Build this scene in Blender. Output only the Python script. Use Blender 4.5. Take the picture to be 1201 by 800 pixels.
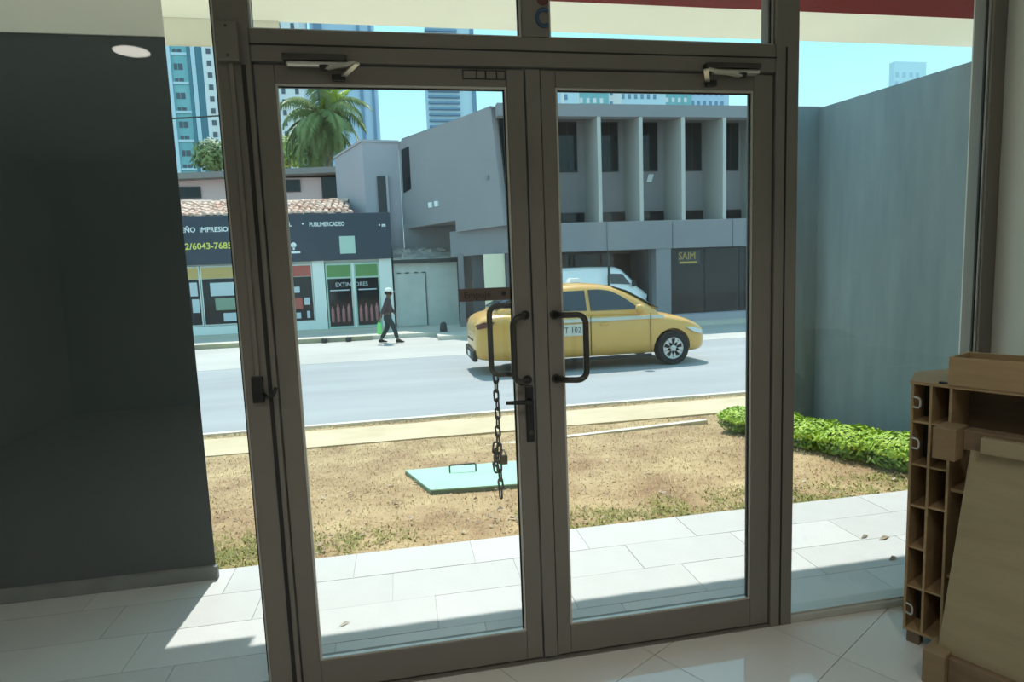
import bpy, bmesh, math, random
from mathutils import Vector, Matrix, noise

for o in list(bpy.data.objects):
    bpy.data.objects.remove(o)
scene = bpy.context.scene
COL = scene.collection

# ------------------------------------------------------------------ camera
W_PX, H_PX, F_PX = 1201, 800, 720.0
CAM = Vector((-0.4740, -2.0795, 1.4350))
YAW, PITCH, ROLL = 0.179076, -0.113375, -0.037905
fwd = Vector((math.sin(YAW)*math.cos(PITCH), math.cos(YAW)*math.cos(PITCH), math.sin(PITCH)))
rgt = Vector((math.cos(YAW), -math.sin(YAW), 0))
upv = rgt.cross(fwd)
r2 = rgt*math.cos(ROLL) + upv*math.sin(ROLL)
u2 = -rgt*math.sin(ROLL) + upv*math.cos(ROLL)
cd = bpy.data.cameras.new('camera')
cd.sensor_fit = 'HORIZONTAL'; cd.sensor_width = 36.0; cd.lens = F_PX/W_PX*36.0
cd.clip_start = 0.02; cd.clip_end = 1500
cam = bpy.data.objects.new('camera', cd); COL.objects.link(cam)
cam.matrix_world = Matrix(((r2.x, u2.x, -fwd.x, CAM.x), (r2.y, u2.y, -fwd.y, CAM.y), (r2.z, u2.z, -fwd.z, CAM.z), (0, 0, 0, 1)))
scene.camera = cam

# ------------------------------------------------------------------ world, sun, exposure
wd = bpy.data.worlds.new('sky'); scene.world = wd; wd.use_nodes = True
nt = wd.node_tree; nt.nodes.clear()
tc = nt.nodes.new('ShaderNodeTexCoord'); sp = nt.nodes.new('ShaderNodeSeparateXYZ')
rp = nt.nodes.new('ShaderNodeValToRGB'); bg = nt.nodes.new('ShaderNodeBackground'); ow = nt.nodes.new('ShaderNodeOutputWorld')
rp.color_ramp.elements[0].position = 0.0; rp.color_ramp.elements[0].color = (0.62, 0.93, 1.0, 1)
rp.color_ramp.elements[1].position = 1.0; rp.color_ramp.elements[1].color = (0.36, 0.60, 0.88, 1)
e = rp.color_ramp.elements.new(0.30); e.color = (0.38, 0.85, 0.98, 1)
nt.links.new(tc.outputs['Generated'], sp.inputs[0]); nt.links.new(sp.outputs['Z'], rp.inputs[0])
nt.links.new(rp.outputs[0], bg.inputs[0]); nt.links.new(bg.outputs[0], ow.inputs[0])
bg.inputs[1].default_value = 0.92
sl = bpy.data.lights.new('sun', 'SUN'); sl.energy = 3.35; sl.angle = 0.009; sl.color = (1.0, 0.965, 0.91)
sun = bpy.data.objects.new('sun', sl); COL.objects.link(sun)
sun.rotation_euler = Vector((-0.03, -0.472, -1.0)).to_track_quat('-Z', 'Y').to_euler()
sun.location = (0, 20, 40)
vs = scene.view_settings
vs.view_transform = 'Standard'; vs.look = 'None'; vs.gamma = 1.0; vs.exposure = 0.6; vs.use_curve_mapping = False

# ------------------------------------------------------------------ materials
def s2l(c):
    return tuple(((v/255)/12.92 if v/255 <= 0.04045 else ((v/255+0.055)/1.055)**2.4) for v in c)

def mat(name, rgb, rough=0.7, metal=0.0, spec=0.5, var=0.0, vscale=3.0, rgb2=None, bump=0.0, bscale=40.0, stretch=None, coat=0.0):
    """principled with optional noise colour variation and fine bump (object coordinates)"""
    m = bpy.data.materials.new(name); m.use_nodes = True
    t = m.node_tree; b = t.nodes['Principled BSDF']
    c = s2l(rgb)
    b.inputs['Base Color'].default_value = (*c, 1); b.inputs['Roughness'].default_value = rough
    b.inputs['Metallic'].default_value = metal; b.inputs['Specular IOR Level'].default_value = spec
    b.inputs['Coat Weight'].default_value = coat
    if var > 0 or rgb2 or bump > 0:
        co = t.nodes.new('ShaderNodeTexCoord'); mp = t.nodes.new('ShaderNodeMapping')
        if stretch: mp.inputs['Scale'].default_value = stretch
        t.links.new(co.outputs['Object'], mp.inputs[0])
    if var > 0 or rgb2:
        n = t.nodes.new('ShaderNodeTexNoise'); n.inputs['Scale'].default_value = vscale; n.inputs['Detail'].default_value = 6; n.inputs['Roughness'].default_value = 0.65
        t.links.new(mp.outputs[0], n.inputs['Vector'])
        r = t.nodes.new('ShaderNodeValToRGB'); r.color_ramp.elements[0].position = 0.33; r.color_ramp.elements[1].position = 0.68
        if rgb2:
            ca, cb = c, s2l(rgb2)
        else:
            ca = tuple(v*(1-var) for v in c); cb = tuple(min(1, v*(1+var)) for v in c)
        r.color_ramp.elements[0].color = (*ca, 1); r.color_ramp.elements[1].color = (*cb, 1)
        t.links.new(n.outputs['Fac'], r.inputs[0]); t.links.new(r.outputs[0], b.inputs['Base Color'])
    if bump > 0:
        n2 = t.nodes.new('ShaderNodeTexNoise'); n2.inputs['Scale'].default_value = bscale; n2.inputs['Detail'].default_value = 4
        t.links.new(mp.outputs[0], n2.inputs['Vector'])
        bp = t.nodes.new('ShaderNodeBump'); bp.inputs['Strength'].default_value = bump; bp.inputs['Distance'].default_value = 0.01
        t.links.new(n2.outputs['Fac'], bp.inputs['Height']); t.links.new(bp.outputs[0], b.inputs['Normal'])
    return m

def randmat(name, rgb, rgb2, rough=0.7, spec=0.4, vscale=8.0, amt=0.5, bump=0.0, bscale=60):
    """per-object random tone between two colours plus grain"""
    m = bpy.data.materials.new(name); m.use_nodes = True
    t = m.node_tree; b = t.nodes['Principled BSDF']
    oi = t.nodes.new('ShaderNodeObjectInfo'); co = t.nodes.new('ShaderNodeTexCoord')
    n = t.nodes.new('ShaderNodeTexNoise'); n.inputs['Scale'].default_value = vscale; n.inputs['Detail'].default_value = 6
    t.links.new(co.outputs['Object'], n.inputs['Vector'])
    mx = t.nodes.new('ShaderNodeMath'); mx.operation = 'MULTIPLY_ADD'; mx.inputs[1].default_value = amt
    ad = t.nodes.new('ShaderNodeMath'); ad.operation = 'MULTIPLY'; ad.inputs[1].default_value = 1-amt
    t.links.new(n.outputs['Fac'], ad.inputs[0]); t.links.new(oi.outputs['Random'], mx.inputs[0]); t.links.new(ad.outputs[0], mx.inputs[2])
    r = t.nodes.new('ShaderNodeValToRGB'); r.color_ramp.elements[0].position = 0.15; r.color_ramp.elements[1].position = 0.85
    r.color_ramp.elements[0].color = (*s2l(rgb), 1); r.color_ramp.elements[1].color = (*s2l(rgb2), 1)
    t.links.new(mx.outputs[0], r.inputs[0]); t.links.new(r.outputs[0], b.inputs['Base Color'])
    b.inputs['Roughness'].default_value = rough; b.inputs['Specular IOR Level'].default_value = spec
    if bump:
        n2 = t.nodes.new('ShaderNodeTexNoise'); n2.inputs['Scale'].default_value = bscale
        t.links.new(co.outputs['Object'], n2.inputs['Vector'])
        bp = t.nodes.new('ShaderNodeBump'); bp.inputs['Strength'].default_value = bump; bp.inputs['Distance'].default_value = 0.01
        t.links.new(n2.outputs['Fac'], bp.inputs['Height']); t.links.new(bp.outputs[0], b.inputs['Normal'])
    return m

def glassmat(name, tint=(0.965, 0.972, 0.966), f0=0.04, rough=0.0):
    """clear pane: transparent body with Schlick reflection on either face"""
    m = bpy.data.materials.new(name); m.use_nodes = True
    t = m.node_tree; t.nodes.clear()
    g = t.nodes.new('ShaderNodeNewGeometry'); d = t.nodes.new('ShaderNodeVectorMath'); d.operation = 'DOT_PRODUCT'
    t.links.new(g.outputs['Normal'], d.inputs[0]); t.links.new(g.outputs['Incoming'], d.inputs[1])
    a = t.nodes.new('ShaderNodeMath'); a.operation = 'ABSOLUTE'; t.links.new(d.outputs['Value'], a.inputs[0])
    s = t.nodes.new('ShaderNodeMath'); s.operation = 'SUBTRACT'; s.inputs[0].default_value = 1.0; t.links.new(a.outputs[0], s.inputs[1])
    p = t.nodes.new('ShaderNodeMath'); p.operation = 'POWER'; p.inputs[1].default_value = 5.0; t.links.new(s.outputs[0], p.inputs[0])
    ma = t.nodes.new('ShaderNodeMath'); ma.operation = 'MULTIPLY_ADD'; ma.inputs[1].default_value = 1-f0; ma.inputs[2].default_value = f0; t.links.new(p.outputs[0], ma.inputs[0])
    tr = t.nodes.new('ShaderNodeBsdfTransparent'); tr.inputs[0].default_value = (*tint, 1)
    gl = t.nodes.new('ShaderNodeBsdfGlossy'); gl.inputs['Roughness'].default_value = rough; gl.inputs[0].default_value = (1, 1, 1, 1)
    mx = t.nodes.new('ShaderNodeMixShader'); o = t.nodes.new('ShaderNodeOutputMaterial')
    t.links.new(ma.outputs[0], mx.inputs[0]); t.links.new(tr.outputs[0], mx.inputs[1]); t.links.new(gl.outputs[0], mx.inputs[2]); t.links.new(mx.outputs[0], o.inputs[0])
    return m

def emitmat(name, rgb, strength):
    m = bpy.data.materials.new(name); m.use_nodes = True
    b = m.node_tree.nodes['Principled BSDF']
    b.inputs['Base Color'].default_value = (*s2l(rgb), 1); b.inputs['Emission Color'].default_value = (*s2l(rgb), 1); b.inputs['Emission Strength'].default_value = strength
    return m

def woodmat(name, a, b2, stretch=(2, 2, 14), rough=0.55):
    return mat(name, a, rough=rough, rgb2=b2, vscale=2.5, stretch=stretch, bump=0.05, bscale=12)

MT = {
 'alu':      mat('brown_aluminium', (122, 117, 109), rough=0.45, metal=0.25, var=0.05, vscale=2),
 'bead':     mat('light_aluminium', (190, 190, 182), rough=0.35, metal=0.4),
 'gasket':   mat('black_gasket', (28, 28, 27), rough=0.6),
 'glass':    glassmat('clear_glass'),
 'silver':   mat('silver_metal', (205, 203, 195), rough=0.28, metal=0.7),
 'blackm':   mat('black_metal', (22, 25, 27), rough=0.4),
 'handle':   mat('dark_handle', (70, 68, 64), rough=0.35, metal=0.4),
 'chain':    mat('weathered_chain', (85, 80, 72), rough=0.5, metal=0.4, var=0.2, vscale=60),
 'brass':    mat('dull_brass', (120, 105, 70), rough=0.45, metal=0.5),
 'signbrown': mat('brown_plastic', (92, 82, 74), rough=0.5),
 'signtext': mat('dark_brown_print', (40, 32, 26), rough=0.6),
 'wall_in':  mat('pale_interior_paint', (214, 216, 208), rough=0.75, var=0.02, vscale=1.2),
 'ceil':     mat('white_ceiling_paint', (225, 225, 220), rough=0.9),
 'tile_in':  randmat('cream_polished_tile', (196, 194, 187), (208, 206, 198), rough=0.04, spec=1.0, vscale=3),
 'grout_in': mat('grey_grout', (176, 172, 163), rough=0.8),
 'paver':    randmat('pale_stone_tile', (186, 188, 186), (202, 204, 202), rough=0.6, vscale=7, bump=0.08),
 'grout_out': mat('pale_grout', (172, 173, 171), rough=0.9),
 'darkwall': mat('dark_slate_paint', (36, 54, 58), rough=0.55, rgb2=(44, 60, 64), vscale=1.5, bump=0.06, bscale=25),
 'skirt':    mat('grey_stone_skirting', (120, 124, 122), rough=0.6, var=0.12, vscale=12),
 'greywall': mat('streaked_grey_render', (108, 122, 128), rough=0.8, rgb2=(130, 144, 149), vscale=1.6, stretch=(2.2, 2.2, 0.35), bump=0.1, bscale=20),
 'cream':    mat('cream_soffit', (246, 243, 230), rough=0.85, var=0.02, vscale=1),
 'whitebeam': mat('white_beam_paint', (240, 238, 230), rough=0.85, var=0.02, vscale=1),
 'red':      mat('red_fascia', (168, 40, 48), rough=0.5, var=0.06, vscale=2),
 'soil':     mat('dry_lawn_soil', (138, 108, 78), rough=0.95, rgb2=(196, 174, 132), vscale=2.0, bump=0.5, bscale=30),
 'drygrass': mat('straw_grass', (186, 162, 118), rough=0.9, rgb2=(216, 196, 150), vscale=2.2),
 'weed':     mat('olive_weed', (122, 134, 62), rough=0.8, rgb2=(172, 164, 96), vscale=3),
 'leaflit':  mat('dead_leaf', (120, 88, 60), rough=0.85, rgb2=(216, 208, 190), vscale=1.5),
 'path':     mat('sandy_concrete', (206, 192, 160), rough=0.9, rgb2=(188, 172, 138), vscale=1.8, bump=0.1),
 'kerb':     mat('pale_kerb', (212, 208, 190), rough=0.9, var=0.08, vscale=4),
 'road':     mat('faded_asphalt', (146, 150, 150), rough=0.85, rgb2=(160, 164, 164), vscale=0.8, stretch=(0.25, 1.4, 1), bump=0.06, bscale=60),
 'apron':    mat('pale_apron_concrete', (172, 170, 162), rough=0.9, rgb2=(190, 188, 180), vscale=0.7, stretch=(0.4, 1.2, 1)),
 'walkfar':  mat('far_sidewalk_concrete', (196, 192, 178), rough=0.9, var=0.06, vscale=1),
 'kerbyel':  mat('worn_yellow_kerb', (176, 166, 128), rough=0.9, rgb2=(150, 146, 130), vscale=1.5),
 'ground':   mat('far_ground', (140, 138, 130), rough=0.95, var=0.1, vscale=0.1),
 'lid':      mat('pale_green_steel', (160, 208, 184), rough=0.7, var=0.06, vscale=3),
 'lidedge':  mat('green_steel_rim', (96, 128, 112), rough=0.6),
 'wood':     woodmat('warm_plywood', (156, 130, 94), (172, 146, 108)),
 'woodin':   woodmat('shaded_plywood', (96, 78, 58), (110, 90, 66)),  # darker copy of the plywood: shade inside the pigeonholes put into its colour
 'woodpale': woodmat('pale_board', (142, 130, 100), (158, 145, 114), stretch=(1, 1, 5)),
 'woodmid':  woodmat('brown_board', (128, 106, 78), (142, 120, 88), stretch=(1, 1, 6)),
 'wooddark': woodmat('brown_block', (108, 90, 68), (124, 104, 80)),
 'white':    mat('white_plastic', (230, 230, 225), rough=0.4),
 'lamp':     emitmat('lamp_diffuser', (255, 250, 238), 5.0),
 'bluest':   mat('blue_sticker', (52, 84, 112), rough=0.5),
 'redst':    mat('maroon_sticker', (92, 46, 44), rough=0.5),
 # street
 'bgrey':    mat('grey_building_paint', (146, 143, 146), rough=0.85, var=0.04, vscale=0.5),
 'bgrey2':   mat('mid_grey_paint', (134, 134, 138), rough=0.85, var=0.04, vscale=0.5),
 'blight':   mat('light_grey_paint', (166, 163, 170), rough=0.85, var=0.03, vscale=0.5),
 'fin':      mat('pale_fin_paint', (180, 178, 174), rough=0.85, var=0.03, vscale=0.5),
 'bdark':    mat('charcoal_grey', (96, 99, 102), rough=0.85, var=0.05),  # darker grey of panel joints, posts and pieces under the band
 'dglass':   mat('dark_window_glass', (26, 34, 40), rough=0.06, spec=0.35),
 'dframe':   mat('dark_window_frame', (48, 52, 55), rough=0.5),
 'gold':     mat('gold_lettering', (190, 160, 84), rough=0.5),
 'creampanel': mat('cream_shutter', (232, 228, 204), rough=0.8),
 'signboard': mat('dark_blue_signboard', (50, 62, 76), rough=0.6, var=0.04),
 'textwhite': mat('white_lettering', (226, 232, 232), rough=0.6),
 'textyellow': mat('yellow_lettering', (226, 220, 96), rough=0.6),
 'shopwhite': mat('white_shopfront_paint', (222, 230, 226), rough=0.8, var=0.03),
 'shopgreen': mat('green_transom_film', (96, 142, 84), rough=0.5),
 'shoptan':  mat('tan_transom_film', (190, 164, 104), rough=0.6),
 'shopred':  mat('red_poster', (176, 92, 84), rough=0.7),
 'palegreen': mat('pale_green_panel', (176, 204, 192), rough=0.7),
 'poster':   mat('pale_poster', (190, 204, 210), rough=0.7),
 'postergreen': mat('sage_poster', (132, 156, 136), rough=0.7),
 'exting':   mat('dull_red_cylinder', (170, 112, 112), rough=0.6),
 'shed':     mat('weathered_shed_render', (196, 200, 194), rough=0.9, rgb2=(176, 182, 178), vscale=1.2),
 'shedroof': mat('old_sheet_roof', (190, 186, 176), rough=0.8, rgb2=(120, 118, 116), vscale=2),
 'pink':     mat('faded_pink_paint', (206, 178, 176), rough=0.9, var=0.04, vscale=0.5),
 'eave':     mat('grey_eave', (138, 132, 130), rough=0.9),
 'clay':     mat('clay_roof_tile', (196, 152, 132), rough=0.9, rgb2=(228, 206, 188), vscale=1.4),
 'teal':     mat('teal_tower_glass', (104, 164, 172), rough=0.25, rgb2=(136, 190, 194), vscale=0.08),
 'tealdk':   mat('deep_teal_glass', (72, 124, 142), rough=0.25),
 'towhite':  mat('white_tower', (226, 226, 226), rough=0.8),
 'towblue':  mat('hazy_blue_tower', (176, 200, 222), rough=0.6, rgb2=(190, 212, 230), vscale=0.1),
 'towline':  mat('tower_blue_band', (110, 144, 172), rough=0.6),  # darker blue of tower bands, balcony slabs and window rows
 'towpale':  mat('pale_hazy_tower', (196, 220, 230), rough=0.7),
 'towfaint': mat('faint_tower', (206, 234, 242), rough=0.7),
 'towwin':   mat('tower_window', (84, 92, 104), rough=0.3),
 'palm':     mat('palm_leaf', (102, 126, 80), rough=0.55, rgb2=(140, 158, 94), vscale=1.2),
 'palmy':    mat('palm_leaf_young', (176, 196, 66), rough=0.6, rgb2=(140, 172, 60), vscale=1.2),
 'trunk':    mat('palm_bark', (126, 112, 92), rough=0.9, var=0.15, vscale=6),
 'leaf':     mat('tree_leaf', (140, 160, 76), rough=0.7, rgb2=(190, 204, 104), vscale=0.9),
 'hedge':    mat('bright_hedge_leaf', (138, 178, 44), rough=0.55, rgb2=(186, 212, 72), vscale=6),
 'hedgelow': mat('shaded_hedge_leaf', (92, 126, 44), rough=0.65, rgb2=(124, 158, 56), vscale=6),  # darker leaf tone: shade low in the hedge put into the colour
 'stem':     mat('hedge_stem', (88, 70, 50), rough=0.9),
 'wire':     mat('utility_wire', (46, 52, 54), rough=0.7),
 'wirelight': mat('pale_wire', (214, 226, 226), rough=0.6),
 # vehicles and person
 'taxi':     mat('taxi_yellow', (212, 163, 84), rough=0.35, coat=0.4, var=0.02),
 'carglass': mat('car_glass', (34, 44, 54), rough=0.05, spec=0.8),
 'tyre':     mat('tyre_rubber', (26, 27, 28), rough=0.85),
 'rim':      mat('wheel_alloy', (190, 192, 190), rough=0.35, metal=0.6),
 'trimblk':  mat('black_car_trim', (34, 34, 34), rough=0.6),
 'stripe':   mat('grey_stripe', (196, 196, 184), rough=0.4),
 'lampred':  mat('tail_lamp', (96, 44, 36), rough=0.2),
 'lampclr':  mat('head_lamp', (205, 212, 214), rough=0.1),
 'vanwhite': mat('van_white', (238, 240, 240), rough=0.35, coat=0.3),
 'skin':     mat('brown_skin', (110, 78, 60), rough=0.6),
 'shirt':    mat('dark_shirt', (74, 64, 70), rough=0.9),
 'trousers': mat('dark_trousers', (46, 58, 62), rough=0.9),
 'shoe':     mat('black_shoe', (30, 30, 32), rough=0.6),
 'hat':      mat('white_cap_cloth', (236, 238, 230), rough=0.9),
 'bag':      mat('green_bag', (126, 214, 120), rough=0.7),
 'hair':     mat('black_hair', (30, 28, 28), rough=0.8),
}

def fabric(m, amt):
    t = m.node_tree; b = t.nodes['Principled BSDF']; o = t.nodes['Material Output']
    tl_ = t.nodes.new('ShaderNodeBsdfTranslucent'); mx = t.nodes.new('ShaderNodeMixShader'); mx.inputs[0].default_value = amt
    src = b.inputs['Base Color']
    if src.links: t.links.new(src.links[0].from_socket, tl_.inputs[0])
    else: tl_.inputs[0].default_value = src.default_value
    t.links.new(b.outputs[0], mx.inputs[1]); t.links.new(tl_.outputs[0], mx.inputs[2]); t.links.new(mx.outputs[0], o.inputs[0])
fabric(MT['cream'], .46); fabric(MT['red'], .46)

# ------------------------------------------------------------------ mesh helpers
class MB:
    def __init__(s): s.v = []; s.f = []; s.m = []
    def add(s, vs_, fs_, mi=0):
        n = len(s.v); s.v += [tuple(v) for v in vs_]; s.f += [tuple(i+n for i in f) for f in fs_]; s.m += [mi]*len(fs_); return s
    def box(s, x0, x1, y0, y1, z0, z1, mi=0):
        return s.add([(x0,y0,z0),(x1,y0,z0),(x1,y1,z0),(x0,y1,z0),(x0,y0,z1),(x1,y0,z1),(x1,y1,z1),(x0,y1,z1)],
                     [(0,3,2,1),(4,5,6,7),(0,1,5,4),(1,2,6,5),(2,3,7,6),(3,0,4,7)], mi)
    def obox(s, o, a, b, c, mi=0):
        """box from corner o and three edge vectors"""
        o, a, b, c = Vector(o), Vector(a), Vector(b), Vector(c)
        P = [o, o+a, o+a+b, o+b, o+c, o+a+c, o+a+b+c, o+b+c]
        fs_ = [(0,3,2,1),(4,5,6,7),(0,1,5,4),(1,2,6,5),(2,3,7,6),(3,0,4,7)]
        if a.cross(b).dot(c) < 0: fs_ = [tuple(reversed(f)) for f in fs_]
        return s.add(P, fs_, mi)
    def prism(s, poly, z0, z1, mi=0):
        """poly in XY, counter-clockwise; z0/z1 numbers or lists"""
        n = len(poly)
        za = z0 if isinstance(z0, (list, tuple)) else [z0]*n
        zb = z1 if isinstance(z1, (list, tuple)) else [z1]*n
        vs_ = [(p[0], p[1], za[i]) for i, p in enumerate(poly)] + [(p[0], p[1], zb[i]) for i, p in enumerate(poly)]
        fs_ = [tuple(range(n-1, -1, -1)), tuple(range(n, 2*n))] + [(i, (i+1) % n, n+(i+1) % n, n+i) for i in range(n)]
        return s.add(vs_, fs_, mi)
    def plate(s, pts, thick, mi=0):
        """planar 3-D polygon extruded by vector thick"""
        pts = [Vector(p) for p in pts]; t = Vector(thick); n = len(pts)
        vs_ = pts + [p+t for p in pts]
        fs_ = [tuple(range(n-1, -1, -1)), tuple(range(n, 2*n))] + [(i, (i+1) % n, n+(i+1) % n, n+i) for i in range(n)]
        return s.add(vs_, fs_, mi)
    def tube(s, path, r, seg=8, closed=False, mi=0):
        path = [Vector(p) for p in path]; n = len(path)
        rr = r if isinstance(r, (list, tuple)) else [r]*n
        rings = []; ref = None
        for i, p in enumerate(path):
            if closed: d = path[(i+1) % n]-path[i-1]
            else: d = path[min(i+1, n-1)]-path[max(i-1, 0)]
            d.normalize()
            if ref is None: ref = Vector((0, 0, 1)) if abs(d.z) < 0.9 else Vector((1, 0, 0))
            a = d.cross(ref)
            if a.length < 1e-5: a = d.cross(Vector((1, 0.1, 0)))
            a.normalize(); b = a.cross(d); ref = b
            rings.append([p+(a*math.cos(2*math.pi*k/seg)+b*math.sin(2*math.pi*k/seg))*rr[i] for k in range(seg)])
        vs_ = [q for rg in rings for q in rg]; fs_ = []
        for i in range(n if closed else n-1):
            j = (i+1) % n
            for k in range(seg):
                fs_.append((i*seg+k, i*seg+(k+1) % seg, j*seg+(k+1) % seg, j*seg+k))
        if not closed:
            fs_ += [tuple(range(seg-1, -1, -1)), tuple((n-1)*seg+k for k in range(seg))]
        return s.add(vs_, fs_, mi)
    def lathe(s, prof, c=(0, 0, 0), axis='z', seg=24, mi=0, cap=True):
        """prof: list of (radius, height) revolved about an axis through c"""
        vs_ = []; n = len(prof)
        for r, h in prof:
            for k in range(seg):
                a = 2*math.pi*k/seg; x, y = r*math.cos(a), r*math.sin(a)
                p = (x, y, h) if axis == 'z' else ((x, h, y) if axis == 'y' else (h, x, y))
                vs_.append((p[0]+c[0], p[1]+c[1], p[2]+c[2]))
        fs_ = []
        for i in range(n-1):
            for k in range(seg):
                fs_.append((i*seg+k, i*seg+(k+1) % seg, (i+1)*seg+(k+1) % seg, (i+1)*seg+k))
        if cap: fs_ += [tuple(range(seg-1, -1, -1)), tuple((n-1)*seg+k for k in range(seg))]
        return s.add(vs_, fs_, mi)
    def loft(s, rings, cap=True, mi=0):
        n = len(rings[0]); vs_ = [p for r in rings for p in r]; fs_ = []
        for i in range(len(rings)-1):
            for k in range(n):
                fs_.append((i*n+k, i*n+(k+1) % n, (i+1)*n+(k+1) % n, (i+1)*n+k))
        if cap: fs_ += [tuple(range(n-1, -1, -1)), tuple((len(rings)-1)*n+k for k in range(n))]
        return s.add(vs_, fs_, mi)
    def mesh(s, name, mats, org=(0, 0, 0), smooth=False, fix=False):
        me = bpy.data.meshes.new(name)
        o = Vector(org)
        me.from_pydata([tuple(Vector(v)-o) for v in s.v], [], s.f)
        for m in (mats if isinstance(mats, list) else [mats]): me.materials.append(m)
        if isinstance(mats, list) and len(mats) > 1:
            me.polygons.foreach_set('material_index', s.m)
        if fix:
            b = bmesh.new(); b.from_mesh(me); bmesh.ops.recalc_face_normals(b, faces=b.faces); b.to_mesh(me); b.free()
        if smooth:
            me.polygons.foreach_set('use_smooth', [True]*len(me.polygons))
        me.update(); return me
    def build(s, name, mats, parent=None, smooth=False, bevel=0.0, fix=False, sub=0, ang=None):
        org = wloc(parent) if parent else Vector((0, 0, 0))
        me = s.mesh(name, mats, org, smooth, fix)
        ob = bpy.data.objects.new(name, me); COL.objects.link(ob)
        if parent: ob.parent = parent
        if bevel:
            md = ob.modifiers.new('bevel', 'BEVEL'); md.width = bevel; md.segments = 2; md.limit_method = 'ANGLE'; md.angle_limit = math.radians(40)
        if sub:
            md = ob.modifiers.new('sub', 'SUBSURF'); md.levels = sub; md.render_levels = sub
        if ang:
            me.set_sharp_from_angle(angle=math.radians(ang))
        return ob

def wloc(o):
    p = Vector((0, 0, 0))
    while o: p += o.location; o = o.parent
    return p
def tag(o, label=None, cat=None, group=None, kind=None):
    if label: o['label'] = label
    if cat: o['category'] = cat
    if group: o['group'] = group
    if kind: o['kind'] = kind
    return o
def thing(name, label, cat, loc=(0, 0, 0), group=None, kind=None):
    o = bpy.data.objects.new(name, None); COL.objects.link(o); o.location = loc; o.empty_display_size = 0.1
    return tag(o, label, cat, group, kind)
def struct(name, mb, m, label, cat, **k):
    o = mb.build(name, m, **k); return tag(o, label, cat, kind='structure')
def inst(name, me, parent, loc, rot=(0, 0, 0), scale=(1, 1, 1)):
    o = bpy.data.objects.new(name, me); COL.objects.link(o); o.parent = parent
    o.location = Vector(loc)-wloc(parent) if parent else loc
    o.rotation_euler = rot; o.scale = scale
    return o
def lettering(txt, size, loc, m, parent, rot=(math.pi/2, 0, 0), ext=0.003, sx=1.0, align='LEFT', name='lettering', bold=0.0):
    c = bpy.data.curves.new('txt', 'FONT'); c.body = txt; c.size = size; c.extrude = ext; c.align_x = align; c.offset = bold; c.resolution_u = 2
    t = bpy.data.objects.new('txt', c); COL.objects.link(t)
    dg = bpy.context.evaluated_depsgraph_get(); me = bpy.data.meshes.new_from_object(t.evaluated_get(dg))
    bpy.data.objects.remove(t); me.name = name
    me.materials.clear(); me.materials.append(m)
    return inst(name, me, parent, loc, rot, (sx, 1, 1))
def lerp(a, b, t): return a+(b-a)*t
def gz(Y):
    P = [(-99, -.02), (1.13, -.02), (1.135, -.04), (5.35, -.28), (14.6, -.50), (999, -.50)]
    for (a, za), (b, zb) in zip(P, P[1:]):
        if Y <= b: return lerp(za, zb, (Y-a)/(b-a))
    return -.5

# =================================================================== THE ROOM
XL, XR, YBK, ZC = -4.2, 1.87, -5.6, 2.80
fl = struct('floor', MB().box(XL, XR, YBK, 0.06, -0.08, -0.004), MT['grout_in'], 'cream polished tile floor inside the glass doors', 'floor')
# polished tiles laid at an angle to the doors
def clip(poly, x0, x1, y0, y1):
    for ax, val, sg in ((0, x0, 1), (0, x1, -1), (1, y0, 1), (1, y1, -1)):
        out = []
        for i in range(len(poly)):
            a, b = poly[i-1], poly[i]; da, db = (a[ax]-val)*sg, (b[ax]-val)*sg
            if (da >= 0) != (db >= 0):
                t = da/(da-db); out.append((a[0]+(b[0]-a[0])*t, a[1]+(b[1]-a[1])*t))
            if db >= 0: out.append(b)
        poly = out
        if not poly: return []
    return poly
TS = 0.47; ca, sa = math.cos(math.radians(30)), math.sin(math.radians(30))
e1 = (sa, -ca); e2 = (ca, sa)            # joint directions
o0 = (0.384, -0.069)
for i in range(-9, 9):
    for j in range(-9, 9):
        g = 0.0015
        q = [(o0[0]+e1[0]*(i*TS+a)+e2[0]*(j*TS+b), o0[1]+e1[1]*(i*TS+a)+e2[1]*(j*TS+b)) for a, b in ((g, g), (TS-g, g), (TS-g, TS-g), (g, TS-g))]
        q = clip(q, -1.5, XR-0.01, -1.5, -0.002)
        if len(q) >= 3:
            ar = sum(q[k-1][0]*q[k][1]-q[k][0]*q[k-1][1] for k in range(len(q)))/2
            if abs(ar) < 0.004: continue
            if ar < 0: q = q[::-1]
            MB().prism(q, -0.004, 0.0).build('floor_tile', MT['tile_in'], fl)
rest = MB()
rest.box(XL+.01, XR-.01, YBK+.01, -1.502, -0.004, 0.0); rest.box(XL+.01, -1.502, -1.502, 0.0, -0.004, 0.0)
rest.build('floor_tile_field', MT['tile_in'], fl)
struct('wall_right', MB().box(XR, XR+.12, YBK, -0.0, -0.08, ZC), MT['wall_in'], 'pale grey-white inside wall behind the stacked wooden furniture', 'wall')
struct('wall_left', MB().box(XL-.12, XL, YBK, 1.02, -0.08, ZC), MT['wall_in'], 'pale inside wall at the far end of the side glazing', 'wall')
struct('wall_back', MB().box(XL-.12, XR+.12, YBK-.12, YBK, -0.08, ZC), MT['wall_in'], 'pale back wall of the shop room', 'wall')
struct('ceiling', MB().box(XL-.12, XR+.12, YBK-.12, 0.1, ZC, ZC+.1), MT['ceil'], 'white flat ceiling of the shop room', 'ceiling')
wf = MB(); wf.box(XL-.12, XR+.12, -0.02, 0.14, 2.72, ZC); wf.box(XR, 4.4, 0.001, 0.14, -0.08, 3.1)
struct('wall_front', wf, MT['wall_in'], 'pale header and pier of the shop front around the glazing', 'wall')
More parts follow.
